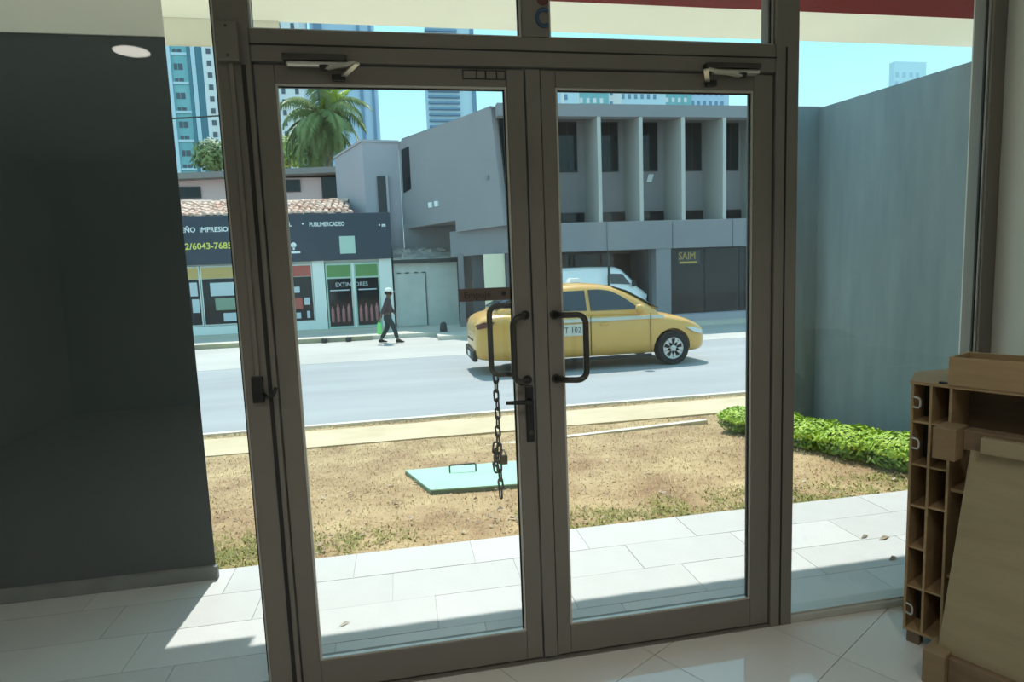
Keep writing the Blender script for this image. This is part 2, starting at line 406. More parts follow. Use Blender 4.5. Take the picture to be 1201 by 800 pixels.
for lx, ly, lab in ((-1.917, -1.94, 'round white ceiling lamp mirrored in the side pane'), (-.25, -2.0, 'added unseen ceiling lamp above the chained door'), (.45, -2.0, 'added unseen ceiling lamp above the door leaf without a lock'),
                    (-1.92, -4.5, 'added unseen ceiling lamp at the back of the room, by the left wall'), (1.03, -4.5, 'added unseen ceiling lamp at the back of the room, by the right wall')):  # all but the mirrored lamp are added, unseen, to brighten the room
    cl = thing('ceiling_lamp', lab, 'lamp', (lx, ly, ZC), 'round lamps in the ceiling')
    MB().lathe([(0.112, 0), (0.112, -0.012), (0.096, -0.016)], c=(lx, ly, ZC)).build('rim', MT['white'], cl, smooth=True, ang=40, fix=True)
    MB().lathe([(0.094, -0.012), (0.094, -0.018)], c=(lx, ly, ZC)).build('diffuser', MT['lamp'], cl, fix=True)
    al = bpy.data.lights.new('lamp_light', 'AREA'); al.shape = 'DISK'; al.size = .18; al.energy = 5.4; al.color = (1.0, .98, .94); al.spread = math.radians(125)
    ao = bpy.data.objects.new('lamp_light', al); COL.objects.link(ao); ao.parent = cl; ao.location = (0, 0, -.022)

# ------------------------------------------------------------------ door frame, sidelights, transoms
FY0, FY1 = -0.012, 0.085
fr = thing('trim_1', 'brown aluminium frame around the glass double doors', 'door frame', (0, 0, 0), kind='structure')
MB().box(-.975, -.878, FY0, FY1, 0, 2.72).build('post', MT['alu'], fr, bevel=0.004)
MB().box(-.905, -.893, FY0-.004, FY0, 0.005, 2.09).build('groove_strip', MT['gasket'], fr)
MB().box(.893, .985, FY0, FY1, 0, 2.72).build('post', MT['alu'], fr, bevel=0.004)
MB().box(.931, .936, FY0-.003, FY0, 0.005, 2.19).build('groove_strip', MT['gasket'], fr)
MB().box(-.878, .893, FY0, FY1, 2.103, 2.198).build('head_rail', MT['alu'], fr, bevel=0.004)
MB().box(-.878, .893, FY0-.003, FY0, 2.150, 2.154).build('groove_strip', MT['gasket'], fr)
MB().box(-.025, .066, FY0, FY1, 2.198, 2.72).build('transom_mullion', MT['alu'], fr, bevel=0.004)
MB().box(-.975, .985, FY0, FY1, -0.004, 0.004).build('threshold', MT['alu'], fr)
# bracket box, bolt rod and latch on the hinge post
bx = MB().box(-.968, -.903, FY0-.03, FY0, 2.093, 2.207).build('bracket_cover', MT['alu'], fr, bevel=0.004)
for z in (2.108, 2.192): MB().lathe([(.004, 0), (.004, -.002)], c=(-.935, FY0-.03, z), axis='y', seg=10).build('screw', MT['handle'], bx, fix=True)
MB().box(-.940, -.926, FY0-.012, FY0, 1.13, 2.093).build('bolt_rod', MT['bead'] if False else MT['alu'], fr, bevel=0.002)
lt = MB(); lt.box(-.952, -.918, FY0-.018, FY0, 1.045, 1.13); lt.build('latch', MT['blackm'], fr, bevel=0.003)
MB().tube([(-.92, FY0-.012, 1.075), (-.905, FY0-.03, 1.065), (-.885, FY0-.035, 1.07), (-.875, FY0-.03, 1.095)], .006).build('latch_lever', MT['blackm'], fr, smooth=True)
# round stickers on the transom mullion
MB().lathe([(.021, 0), (.021, -.0015)], c=(.045, FY0, 2.318), axis='y', seg=20).build('round_sticker', MT['redst'], fr, fix=True)
cm = MB(); prev = None
arc = [(.046+.022*math.cos(a), FY0-.002, 2.258+.026*math.sin(a)) for a in [math.radians(50+260*k/14) for k in range(15)]]
cm.tube(arc, .0065, seg=6); cm.build('letter_c_sticker', MT['bluest'], fr, smooth=True)

GY0, GY1 = 0.018, 0.026
def pane(parent, x0, x1, z0, z1, y0=GY0, y1=GY1):
    return MB().box(x0, x1, y0, y1, z0, z1).build('glass_pane', MT['glass'], parent)
def beads(parent, x0, x1, z0, z1, w=0.007, yf=0.0, d=0.018):
    """glazing bead ring just inside an opening"""
    for a in ((x0, x0+w, z0, z1), (x1-w, x1, z0, z1), (x0+w, x1-w, z0, z0+w), (x0+w, x1-w, z1-w, z1)):
        MB().box(a[0], a[1], yf+.004, yf+d, a[2], a[3]).build('glazing_bead', MT['bead'], parent)
    for a in ((x1-w-.005, x1-w, z0+w, z1-w), (x0+w, x1-w, z1-w-.004, z1-w)):
        MB().box(a[0], a[1], yf+.010, yf+d, a[2], a[3]).build('gasket', MT['gasket'], parent)

def window(name, label, x0, x1, z0, z1, fw=(0, 0, 0, 0)):
    """fixed light: fw = left,right,bottom,top frame widths"""
    w = thing(name, label, 'window', ((x0+x1)/2, 0.02, z0), kind='structure')
    l, r, b, t = fw
    for a in ((x0, x0+l, z0, z1, l), (x1-r, x1, z0, z1, r), (x0+l, x1-r, z0, z0+b, b), (x0+l, x1-r, z1-t, z1, t)):
        if a[4] > 0: MB().box(a[0], a[1], FY0+.004, FY1-.01, a[2], a[3]).build('window_frame', MT['bead'] if (name == 'window_2' and a[3]-a[2] < .1) else MT['alu'], w, bevel=0.003)
    beads(w, x0+l, x1-r, z0+b, z1-t, yf=0.0)
    pane(w, x0+l+.002, x1-r-.002, z0+b+.002, z1-t-.002)
    return w
window('window_1', 'tall fixed pane facing the dark slate porch wall', -4.19, -.976, 0.0, 2.719, (.05, 0.0, .03, .03))
window('window_2', 'tall fixed pane beside the stacked wooden furniture', .986, 1.868, 0.0, 2.719, (0.0, .062, .028, .03))
window('window_3', 'transom pane above the door with the chain', -.877, -.026, 2.199, 2.719)
window('window_4', 'transom pane above the door leaf without a lock', .067, .892, 2.199, 2.719)

# ------------------------------------------------------------------ door leaves
def leaf(name, label, x0, x1, gx0, gx1):
    d = thing(name, label, 'door', ((x0+x1)/2, 0.02, 0.008), kind='structure')
    Y0, Y1 = 0.0, 0.045; zb, zt = 0.010, 2.098
    MB().box(x0, gx0, Y0, Y1, zb, zt).build('stile', MT['alu'], d, bevel=0.003)
    MB().box(gx1, x1, Y0, Y1, zb, zt).build('stile', MT['alu'], d, bevel=0.003)
    MB().box(gx0, gx1, Y0, Y1, zb, .120).build('bottom_rail', MT['alu'], d, bevel=0.003)
    MB().box(gx0, gx1, Y0, Y1, 2.042, zt).build('top_rail', MT['alu'], d, bevel=0.003)
    beads(d, gx0, gx1, .120, 2.042)
    pane(d, gx0+.002, gx1-.002, .122, 2.040)
    MB().box(x0+.01, x1-.01, .012, .035, .003, .011).build('bottom_seal', MT['gasket'], d)
    return d
d1 = leaf('door_1', 'glass door leaf with black lever lock and hanging chain', -.875, -.024, -.8137, -.0836)
d2 = leaf('door_2', 'glass door leaf with one pull handle and no lock', .032, .890, .0836, .8137)
MB().box(-.020, .029, -.006, .04, .012, 2.098).build('astragal', MT['alu'], d2, bevel=0.002)

def pull(parent, xm, xg, z0, z1, ym, yg, r=0.0105, rr=0.03):
    p = [(xm, ym, z1)]
    p += [(lerp(xm, xg, .30), lerp(ym, yg, .8), z1), (lerp(xm, xg, .62), yg, z1)]
    s = 1 if xg > xm else -1
    for k in range(6):
        a = math.pi/2*k/5
        p.append((xg-s*rr+s*rr*math.sin(a), yg, z1-rr+rr*math.cos(a)))
    for k in range(6):
        a = math.pi/2*k/5
        p.append((xg-s*rr+s*rr*math.cos(a), yg, z0+rr-rr*math.sin(a)))
    p += [(lerp(xm, xg, .62), yg, z0), (lerp(xm, xg, .30), lerp(ym, yg, .8), z0), (xm, ym, z0)]
    h = MB().tube(p, r, seg=10).build('pull_handle', MT['handle'], parent, smooth=True)
    for z in (z0, z1):
        MB().lathe([(.016, 0), (.016, .006 if yg > ym else -.006)], c=(xm, ym, z), axis='y', seg=14).build('fixing_disc', MT['blackm'], h, fix=True)  # black disc at each fixing stands in for the bolt's shadow
pull(d1, -.048, -.103, 1.055, 1.282, 0.0, -.055)
pull(d1, -.058, -.158, 1.062, 1.312, .045, .105)
pull(d2, .056, .152, 1.052, 1.278, 0.0, -.055)
# lever lock
lk = MB().box(-.058, -.030, -.010, 0.0, .832, 1.034).build('lock_plate', MT['blackm'], d1, bevel=0.004)
lv = MB(); lv.tube([(-.044, -.010, .984), (-.044, -.045, .984)], .008); lv.tube([(-.044, -.045, .984), (-.060, -.050, .985), (-.135, -.048, .988)], [.008, .0085, .0065])
lv.build('lever', MT['blackm'], lk, smooth=True, ang=50)
MB().lathe([(.008, -.010), (.008, -.016)], c=(-.044, 0, .868), axis='y', seg=12).build('key_cylinder', MT['handle'], lk, fix=True)
# push sign on the glass
sg = MB().box(-.272, -.086, .010, .0175, 1.337, 1.381).build('push_sign', MT['signbrown'], d1, bevel=0.002)
lettering('Empuje', .030, (-.257, .0095, 1.349), MT['signtext'], sg, ext=.0008, sx=1.05)
MB().lathe([(.008, .010), (.008, .0085)], c=(-.118, 0, 1.360), axis='y', seg=14).build('sign_dot', MT['gasket'], sg, fix=True)
# maker's plate slots in the top rail
for k, (a, b) in enumerate(((-.226, -.184), (-.180, -.155), (-.150, -.118), (-.114, -.089))):
    MB().box(a, b, -.002, 0.001, 2.066, 2.090).build('slot_cover', MT['alu'] , d1, bevel=0.0015)
MB().box(-.229, -.086, -.001, .0005, 2.063, 2.093).build('slot_frame', MT['gasket'], d1)

def closer(parent, x0, x1, zc, flip):
    c = MB().box(x0, x1, -.040, FY0, zc-.008, zc+.008).build('door_closer', MT['silver'], parent, bevel=0.006)
    MB().box(x0-.01 if not flip else x0-.03, x1, -.046, FY0, zc+.008, zc+.026).build('closer_cover', MT['handle'], c, bevel=0.003)
    xm = lerp(x0, x1, .62)
    MB().lathe([(.016, zc-.008), (.014, zc-.016), (.011, zc-.020)], c=(xm, -.035, 0), seg=14).build('spindle', MT['blackm'], c, fix=True)
    s = -1 if flip else 1
    xe = x1+.025 if not flip else x0-.05
    a = MB(); a.obox((xm, -.044, zc-.020), (xe-xm, -.055, .004), (0, .018, 0), (0, 0, .006)); a.build('closer_arm', MT['silver'], c, fix=True)
    b = MB(); b.obox((xe, -.094, zc-.018), (-s*.05, .085, -.014), (s*.014, .008, 0), (0, 0, .006)); b.build('closer_arm', MT['silver'], c, fix=True)
    MB().box(min(xe-s*.075, xe-s*.035), max(xe-s*.075, xe-s*.035), -.014, 0.0, zc-.044, zc-.024).build('arm_shoe', MT['blackm'], c, bevel=0.003)
closer(d1, -.772, -.590, 2.092, False)
closer(d2, .640, .815, 2.096, True)

# ------------------------------------------------------------------ chain and padlock
CHX, CHY = -.143, .105
ch = thing('chain', 'weathered steel chain hanging from the outer pull handle', 'chain', (CHX, CHY, .6))
lp = []
for k in range(24):
    a = 2*math.pi*k/24; x, z = .0075*math.cos(a), .0085*math.sin(a)+(.0105 if math.sin(a) > 0 else -.0105)
    lp.append((x*1.15, 0, z*1.12))
link_me = MB().tube(lp, .0038, seg=6, closed=True).mesh('chain_link', MT['chain'], smooth=True)
rnd = random.Random(4)
zz = 1.052; k = 0
while zz > .585:
    inst('chain_link', link_me, ch, (CHX+rnd.uniform(-.002, .002), CHY, zz), (0, rnd.uniform(-.1, .1), math.radians(20+90*(k % 2)))); zz -= .0335; k += 1
for k, z in enumerate((.79, .765, .74, .715)):
    inst('chain_link', link_me, ch, (CHX-.013, CHY+.004*(k % 2), z), (0, .15, math.radians(60*k)))
pl = thing('padlock', 'small brass padlock closed on the hanging chain', 'padlock', (CHX+.014, CHY-.002, .735))
MB().box(CHX+.002, CHX+.030, CHY-.010, CHY+.006, .725, .760).build('lock_body', MT['brass'], pl, bevel=0.003)
MB().tube([(CHX+.007+.018*k/8, CHY-.002, .760+.020*math.sin(math.pi*k/8)) for k in range(9)], .003, seg=6).build('shackle', MT['silver'], pl, smooth=True)

# ------------------------------------------------------------------ wooden furniture by the side pane
U = Vector((0.4337, -0.9011, 0)); N = Vector((-0.9011, -0.4337, 0)); P0 = Vector((1.318, -0.200, 0))
def fp(s, n, z): return P0+U*s+N*n+Vector((0, 0, z))
cb = thing('cubby_cabinet', 'open plywood cabinet with narrow pigeonholes against the side pane', 'cabinet', tuple(P0))
T = 0.009; CW = 0.40; DEP = 0.17; ZB, ZT = 0.055, 0.99
def slab(s0, s1, n0, n1, z0, z1, name, m, parent=None, bevel=0.0015):
    return MB().obox(fp(s0, n0, z0), U*(s1-s0), N*(n1-n0), Vector((0, 0, z1-z0))).build(name, m, parent or cb, bevel=bevel)
top = MB().prism([tuple(fp(-.004, .004, 0))[:2], tuple(fp(CW+.12, .004, 0))[:2], (1.86, -.52), (1.86, -.05), (1.475, -.05)], ZT-.012, ZT)
top.build('top_board', MT['wood'], cb, fix=True, bevel=.0015)
slab(0, T, -DEP, 0, ZB, ZT-.012, 'side_panel', MT['wood'])
slab(.058, .058+T, -DEP, 0, ZB, ZT-.012, 'divider', MT['wood'])
slab(.118, .118+T, -DEP, 0, ZB, ZT-.012, 'divider', MT['wood'])
slab(CW+.10, CW+.10+T, -DEP, 0, ZB, ZT-.012, 'side_panel', MT['wood'])
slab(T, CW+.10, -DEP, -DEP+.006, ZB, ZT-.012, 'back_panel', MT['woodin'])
slab(0, CW+.11, -DEP, .002, ZB-.010, ZB, 'bottom_board', MT['wood'])
for z in (.846, .688, .533, .374, .222):
    slab(T, .058, -DEP+.006, -.002, z-.008, z, 'shelf', MT['wood'])
for z in (.846, .688, .540, .224):
    slab(.058+T, .118, -DEP+.006, -.002, z-.008, z, 'shelf', MT['wood'])
for z in (.62, .30): slab(.118+T, CW+.10, -DEP+.006, -.02, z-.012, z, 'shelf', MT['wood'])
slab(.012, .055, -.04, -.004, 0, ZB-.010, 'foot', MT['wooddark']); slab(.012, .055, -DEP+.01, -DEP+.05, 0, ZB-.010, 'foot', MT['wooddark'])
slab(CW, CW+.06, -.04, -.004, 0, ZB-.010, 'foot', MT['wooddark']); slab(CW, CW+.06, -DEP+.01, -DEP+.05, 0, ZB-.010, 'foot', MT['wooddark'])
slab(T, .058, -.10, -.094, .695, ZT-.012, 'drawer_front', MT['gasket']); slab(T, .058, -.10, -.094, ZB, .214, 'drawer_front', MT['gasket'])
for z in (.915, .765, .135):
    c = [fp(.012, .004, z+.018), fp(.030, .012, z+.018), fp(.036, .014, z+.010), fp(.036, .014, z-.010), fp(.030, .012, z-.018), fp(.012, .004, z-.018)]
    MB().tube(c, .0035, seg=6).build('metal_hook', MT['bead'], cb, smooth=True)

tr = thing('wooden_tray', 'shallow open plywood drawer box lying on top of the cubby cabinet', 'tray', tuple(fp(.12, -.1, ZT)))
def tslab(s0, s1, n0, n1, z0, z1, name):
    return MB().obox(fp(s0, n0, z0), U*(s1-s0), N*(n1-n0), Vector((0, 0, z1-z0))).build(name, MT['wood'], tr, bevel=.0015)
tslab(.115, .50, .000, .010, ZT, ZT+.098, 'front_board'); tslab(.115, .125, -.16, 0, ZT, ZT+.098, 'end_board'); tslab(.49, .50, -.16, 0, ZT, ZT+.098, 'end_board')
tslab(.125, .49, -.16, -.150, ZT, ZT+.098, 'back_board'); tslab(.125, .49, -.150, 0, ZT, ZT+.008, 'base_board')
MB().obox(fp(.085, .0, ZT), U*.028, N*-.014, Vector((0, 0, .007))).build('black_clip', MT['gasket'], tr)

# board frame leaning on the cabinet: two rails with square end blocks and a broad panel
bf = thing('wooden_bench', 'brown board bench stood on its side against the pigeonholes', 'bench', tuple(fp(.14, .09, 0)))
def bslab(s0, s1, n0, n1, z0, z1, name, m, bevel=.003, dn=0.0):
    """dn leans the top of the piece towards the cabinet"""
    a = fp(s0, n0, z0); return MB().obox(a, U*(s1-s0), N*(n1-n0), Vector((0, 0, z1-z0))+N*dn).build(name, m, bf, bevel=bevel)
bslab(.125, .190, .045, .150, .765, .872, 'end_block', MT['woodmid'])
bslab(.190, .62, .03, .085, .795, .862, 'rail', MT['wooddark'])
bslab(.140, .205, .085, .205, .0, .118, 'end_block', MT['woodmid'])
bslab(.205, .62, .10, .175, .02, .105, 'rail', MT['wooddark'])
pts = [fp(.165, .150, .105), fp(.66, .150, .105), fp(.66, .085, .800), fp(.212, .085, .800)]
MB().plate(pts, N*-.018).build('panel', MT['woodpale'], bf, fix=True, bevel=.002)
bslab(.245, .66, .085, .115, .800, .850, 'top_strip', MT['woodpale'])

# =================================================================== PORCH
pv = struct('porch_paving', MB().box(-4.4, 4.4, 0.062, 1.13, -0.12, -0.024), MT['grout_out'], 'pale stone tile paving of the porch outside the doors', 'paving')
rows = 4; RH = (1.13-.064)/rows; TL = 0.6; rnd = random.Random(7)
tile_me = {}
for r in range(rows):
    x = -4.4-(.3 if r % 2 else 0.0)+.11*r
    while x < 3.49:
        a, b = max(x, -4.39), min(x+TL, 3.49)
        if b-a > .05:
            g = .0015; key = round(b-a, 3)
            if key not in tile_me: tile_me[key] = MB().box(g, b-a-g, g, RH-g, -.004, 0).mesh('paving_tile', MT['paver'])
            t = inst('paving_tile', tile_me[key], pv, (a, .064+r*RH, -.02+rnd.uniform(-.0006, .0006)))
        x += TL
wl = struct('wall_porch', MB().prism([(-4.4, 1.05), (-1.443, 1.05), (-1.56, 1.20), (-4.4, 1.20)], -0.1, 2.54), MT['darkwall'], 'dark slate painted porch wall outside the side pane', 'wall')
MB().box(-4.4, -1.430, 1.022, 1.05, -.02, .046).build('skirting', MT['skirt'], wl, bevel=.003)
cn = thing('canopy', 'cream fabric canopy over the entrance with a red band', 'canopy', (0, .14, 2.9), kind='structure')
MB().prism([(-4.4, .142), (4.4, .142), (4.4, 1.77), (-4.4, 1.77)], [2.905, 2.875, 2.875, 2.905], [2.917, 2.887, 2.887, 2.917]).build('fabric_sheet', MT['cream'], cn, fix=True)
MB().box(-2.2, -1.055, 1.758, 1.77, 2.748, 2.905).build('valance', MT['cream'], cn)
MB().box(-1.0, 4.4, .45, 1.27, 2.855, 2.865).build('red_band', MT['red'], cn)
MB().prism([(-4.4, 1.04), (-1.440, 1.04), (-1.56, 1.20), (-4.4, 1.20)], 2.54, 2.90).build('white_beam', MT['whitebeam'], cn)
gw = MB().prism([(3.5, .15), (3.72, .15), (3.72, 3.45), (3.5, 3.45)], -.5, [2.66, 2.66, 2.855, 2.855])
gwo = struct('wall_garden', gw, MT['greywall'], 'tall streaked grey garden wall beside the hedge', 'wall', fix=True)
MB().box(3.24, 3.5, 3.25, 3.45, -.5, 2.85).build('end_pier', MT['greywall'], gwo)

# =================================================================== LAWN AND STREET
lw = MB(); nx, ny = 66, 40
for j in range(ny+1):
    Y = lerp(1.131, 5.16, j/ny)
    for i in range(nx+1):
        X = lerp(-9, 3.5, i/nx)
        lw.v.append((X, Y, gz(Y)+.012*noise.noise((X*2.1, Y*2.1, 0))+.006*noise.noise((X*7, Y*7, 3)) - (.004 if 1.2 < Y < 5.0 else .02)))
for j in range(ny):
    for i in range(nx):
        a = j*(nx+1)+i; lw.f.append((a, a+1, a+nx+2, a+nx+1)); lw.m.append(0)
lawn = struct('lawn', lw, MT['soil'], 'dry tan lawn between the porch and the street', 'lawn', smooth=True)
rx = MB()
rx.add([(3.5, 3.45, gz(3.45)-.02), (40, 3.45, gz(3.45)-.02), (40, 5.16, gz(5.16)-.02), (3.5, 5.16, gz(5.16)-.02)], [(0, 1, 2, 3)])
rx.add([(-40, 1.131, gz(1.2)-.02), (-9, 1.131, gz(1.2)-.02), (-9, 5.16, gz(5.16)-.02), (-40, 5.16, gz(5.16)-.02)], [(0, 1, 2, 3)])
rx.build('lawn_verge', MT['soil'], lawn)
def strip(name, y0, y1, x0, x1, th, lift, m, label, cat):
    ys = sorted({y0, y1} | {b for b in (5.35, 14.6) if y0 < b < y1})
    mb = MB()
    for a, b in zip(ys, ys[1:]):
        za, zb = gz(a)+lift, gz(b)+lift
        mb.add([(x0,a,za-th),(x1,a,za-th),(x1,b,zb-th),(x0,b,zb-th),(x0,a,za),(x1,a,za),(x1,b,zb),(x0,b,zb)],
               [(0,3,2,1),(4,5,6,7),(0,1,5,4),(1,2,6,5),(2,3,7,6),(3,0,4,7)])
    return struct(name, mb, m, label, cat)
strip('footpath', 4.0, 4.86, -40, 40, .1, .012, MT['path'], 'sandy concrete footpath crossing the dry lawn', 'path')
strip('kerb', 5.16, 5.26, -40, 40, .15, .015, MT['kerb'], 'pale kerb between the dry verge and the road', 'kerb')
strip('road', 5.26, 11.95, -60, 60, .15, -.01, MT['road'], 'faded grey asphalt road the taxi drives on', 'road')
strip('apron', 11.95, 17.25, -60, 60, .15, -.006, MT['apron'], 'pale concrete apron in front of the shops', 'pavement')
sw = MB(); sw.box(-60, .6, 17.25, 24, -.7, -.385); sw.box(.6, 60, 15.95, 24, -.7, -.385)
so = struct('sidewalk', sw, MT['walkfar'], 'raised pale sidewalk along the opposite shops', 'sidewalk')
MB().box(-60, -1.35, 17.16, 17.25, -.6, -.375).build('kerb_edge', MT['kerbyel'], so)
gd = struct('ground', MB().box(-400, 400, 5, 500, -1.2, -.72), MT['ground'], 'far city ground behind the street', 'ground')
ed = tag(MB().prism([(.25, 3.43), (2.55, 3.60), (2.55, 3.66), (.25, 3.49)], [gz(3.45)-.05]*4, [gz(3.45)-.002, gz(3.6)+.03, gz(3.6)+.03, gz(3.45)]).build('edging_strip', MT['kerb'], fix=True), 'half-buried concrete edging across the dry lawn', 'edging')

# blades: dry straw all over, weeds near the paving
def blades(name, n, area, hr, m, label, cat, seed, dens=None, wd_=.0035):
    rn = random.Random(seed); mb = MB(); k = 0
    while k < n:
        X, Y = rn.uniform(area[0], area[1]), rn.uniform(area[2], area[3])
        if dens and rn.random() > dens(X, Y): continue
        k += 1
        z = gz(Y)+.012*noise.noise((X*2.1, Y*2.1, 0))-.006
        a = rn.uniform(0, 6.283); h = rn.uniform(*hr); w = wd_*rn.uniform(.6, 1.4); t = rn.uniform(.7, 1.45)
        dx, dy = math.cos(a), math.sin(a)
        mb.add([(X-dy*w, Y+dx*w, z), (X+dy*w, Y-dx*w, z), (X+dx*h*math.sin(t), Y+dy*h*math.sin(t), z+h*math.cos(t))], [(0, 1, 2)])
    o = mb.build(name, m, lawn); o['kind'] = 'stuff'
    return o
def dd(X, Y): return .35+.65*(noise.noise((X*1.5, Y*1.5, 5))*.5+.5)
blades('dry_grass', 75000, (-4, 3.45, 1.15, 3.98), (.012, .04), MT['drygrass'], '', '', 1, dd)
blades('dry_grass', 9000, (-5, 4.5, 4.86, 5.16), (.015, .04), MT['drygrass'], '', '', 2)
def wdn(X, Y):
    b = 1.2*max(0, 1-(Y-1.13)/.5) if X > .15 else 0
    c = .9*math.exp(-((X+1.36)**2*9+(Y-1.3)**2*14))
    d = .5*math.exp(-((X+.75)**2*22+(Y-1.38)**2*60))
    return max(b*(.35+.7*noise.noise((X*5, Y*5, 1))), c, d)*(.6+.9*noise.noise((X*9, Y*9, 4)))
blades('green_weeds', 13000, (-2, 3.3, 1.15, 2.6), (.012, .04), MT['weed'], '', '', 3, wdn, .006)
ll = MB(); rnd = random.Random(12)
for k in range(260):
    X, Y = rnd.uniform(-3, 3.2), 1.15+abs(rnd.gauss(0, .8))
    if rnd.random() < .15: X, Y = rnd.gauss(.12, .16), rnd.gauss(1.42, .07)
    if Y > 3.9 or Y < 1.14: continue
    z = gz(Y)+.006; s = rnd.uniform(.008, .026); a = rnd.uniform(0, 6.28); c, s2 = math.cos(a)*s, math.sin(a)*s
    ll.add([(X-c, Y-s2, z), (X+s2*.5, Y-c*.5, z+rnd.uniform(0, .02)), (X+c, Y+s2, z+.006), (X-s2*.5, Y+c*.5, z+rnd.uniform(0, .02))], [(0, 1, 2, 3)])
o = ll.build('fallen_leaves', MT['leaflit'], lawn); o['kind'] = 'stuff'
for k, (X, Y, s) in enumerate(((1.854, .624, .03), (1.935, .582, .04), (1.806, .384, .03), (-.779, .455, .025))):
    a = .4*k; mb = MB()
    mb.add([(X-s, Y-.01, -.019), (X-.2*s, Y-.35*s, -.012), (X+s, Y+.01, -.017), (X+.1*s, Y+.35*s, -.008)], [(0, 1, 2, 3)])
    mb.add([(X-s, Y-.01, -.0195), (X-.2*s, Y-.35*s, -.0195), (X+s, Y+.01, -.0195), (X+.1*s, Y+.35*s, -.0195)], [(3, 2, 1, 0)])
    tag(mb.build('fallen_leaf', MT['leaflit']), ('one of two curled brown leaves lying close together on sunlit tiles', 'one of two curled brown leaves lying close together on sunlit tiles', 'dry leaf lying at the shadow line near the side pane', 'small dry leaf on the tiles outside the chained door')[k], 'leaf', 'leaves on the porch tiles')

# green steel lid
lid = thing('ground_hatch', 'pale green steel hatch with a bar handle set in the dry lawn', 'hatch', (0, 2.4, gz(2.4)))
pl4 = [(-.335, 2.12), (.47, 2.04), (.50, 2.70), (-.505, 2.73)]
zl = [gz(p[1])+.030 for p in pl4]
MB().prism(pl4, [z-.085 for z in zl], [z-.012 for z in zl]).build('frame', MT['lidedge'], lid, fix=True)
MB().prism([(p[0]*.992, 2.4+(p[1]-2.4)*.992) for p in pl4], [z-.012 for z in zl], zl).build('plate', MT['lid'], lid, fix=True, bevel=.003)
zh = gz(2.52)+.025
MB().tube([(-.165, 2.53, zh), (-.165, 2.53, zh+.052), (-.155, 2.53, zh+.062), (.025, 2.51, zh+.064), (.035, 2.51, zh+.054), (.035, 2.51, zh)], .0065, seg=6).build('bar_handle', MT['handle'], lid, smooth=True)

# ------------------------------------------------------------------ hedge
def leaf_cloud(n, cen, rad, size, seed, shell=.55, zmin=None):
    rn = random.Random(seed); mb = MB(); k = 0
    while k < n:
        d = Vector((rn.gauss(0, 1), rn.gauss(0, 1), rn.gauss(0, 1))); d.normalize()
        r = lerp(shell, 1.0, rn.random()**.6)*(1+.22*noise.noise(d*2.3+Vector((seed, 0, 0))))
        p = Vector((cen[0]+d.x*rad[0]*r, cen[1]+d.y*rad[1]*r, cen[2]+d.z*rad[2]*r))
        if zmin is not None and p.z < zmin: continue
        k += 1
        nrm = (d+Vector((rn.uniform(-.7, .7), rn.uniform(-.7, .7), rn.uniform(-.2, .9)))).normalized()
        a = nrm.orthogonal().normalized(); a.rotate(Matrix.Rotation(rn.uniform(0, 6.28), 3, nrm)); b = nrm.cross(a)
        s = size*rn.uniform(.6, 1.3)
        mb.add([p-a*s, p-b*s*.45-nrm*s*.12, p+a*s, p+b*s*.45-nrm*s*.12], [(0, 1, 2, 3)])
    return mb
hs = [(2.66, 3.10, .24), (2.78, 2.72, .25), (2.84, 2.34, .27), (2.92, 1.98, .28), (3.02, 1.64, .29), (3.16, 1.36, .29)]
hl = ['beside the end pier', 'second along from the end pier', 'third along from the end pier', 'fourth along from the end pier', 'fifth along, next to the last by the paving', 'last one, at the porch paving']
for k, (X, Y, R) in enumerate(hs):
    z0 = gz(Y)
    sh = thing('hedge_shrub', 'bright green low hedge shrub '+hl[k], 'shrub', (X, Y, z0), 'low hedge along the grey garden wall')
    st = MB(); rn = random.Random(k)
    for q in range(6):
        a = rn.uniform(0, 6.28); st.tube([(X, Y, z0-.02), (X+.1*math.cos(a), Y+.1*math.sin(a), z0+.1), (X+.18*math.cos(a), Y+.18*math.sin(a), z0+.2)], [.007, .005, .003], seg=5)
    st.build('stem', MT['stem'], sh)
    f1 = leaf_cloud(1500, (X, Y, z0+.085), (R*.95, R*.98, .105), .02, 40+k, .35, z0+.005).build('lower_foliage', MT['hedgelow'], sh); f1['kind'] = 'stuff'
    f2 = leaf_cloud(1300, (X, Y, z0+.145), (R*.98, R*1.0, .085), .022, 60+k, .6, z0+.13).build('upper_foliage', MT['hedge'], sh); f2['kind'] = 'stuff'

# =================================================================== TAXI
TX, TYC, TZ = .77, 9.06, -.368
tx = thing('taxi', 'yellow sedan taxi with grey side stripe driving on the road', 'car', (TX+2.15, TYC, TZ))
low = [(0, .60, .40, .78), (.03, .73, .29, .93), (.12, .80, .24, 1.03), (.35, .835, .22, 1.09), (.70, .85, .2, 1.08), (1.2, .86, .2, 1.03), (2.0, .865, .2, 1.01), (2.9, .86, .2, .985), (3.3, .85, .2, .96), (3.7, .84, .2, .90), (4.0, .81, .2, .81), (4.18, .74, .22, .71), (4.27, .64, .26, .61), (4.30, .52, .32, .54)]
def tw(x, y, z): return (TX+x, TYC+y, TZ+z)
def lowring(x, w, zb, zt):
    zm = lerp(zb, zt, .55)
    h = [(-w*.86, zb), (-w*.97, zb+.10*(zt-zb)), (-w*1.0, zm), (-w*.985, zt-.13*(zt-zb)), (-w*.93, zt-.03), (-w*.6, zt+.012), (0, zt+.02)]
    pts = h+[(-y, z) for y, z in reversed(h[:-1])]
    return [tw(x, y, z) for y, z in pts]
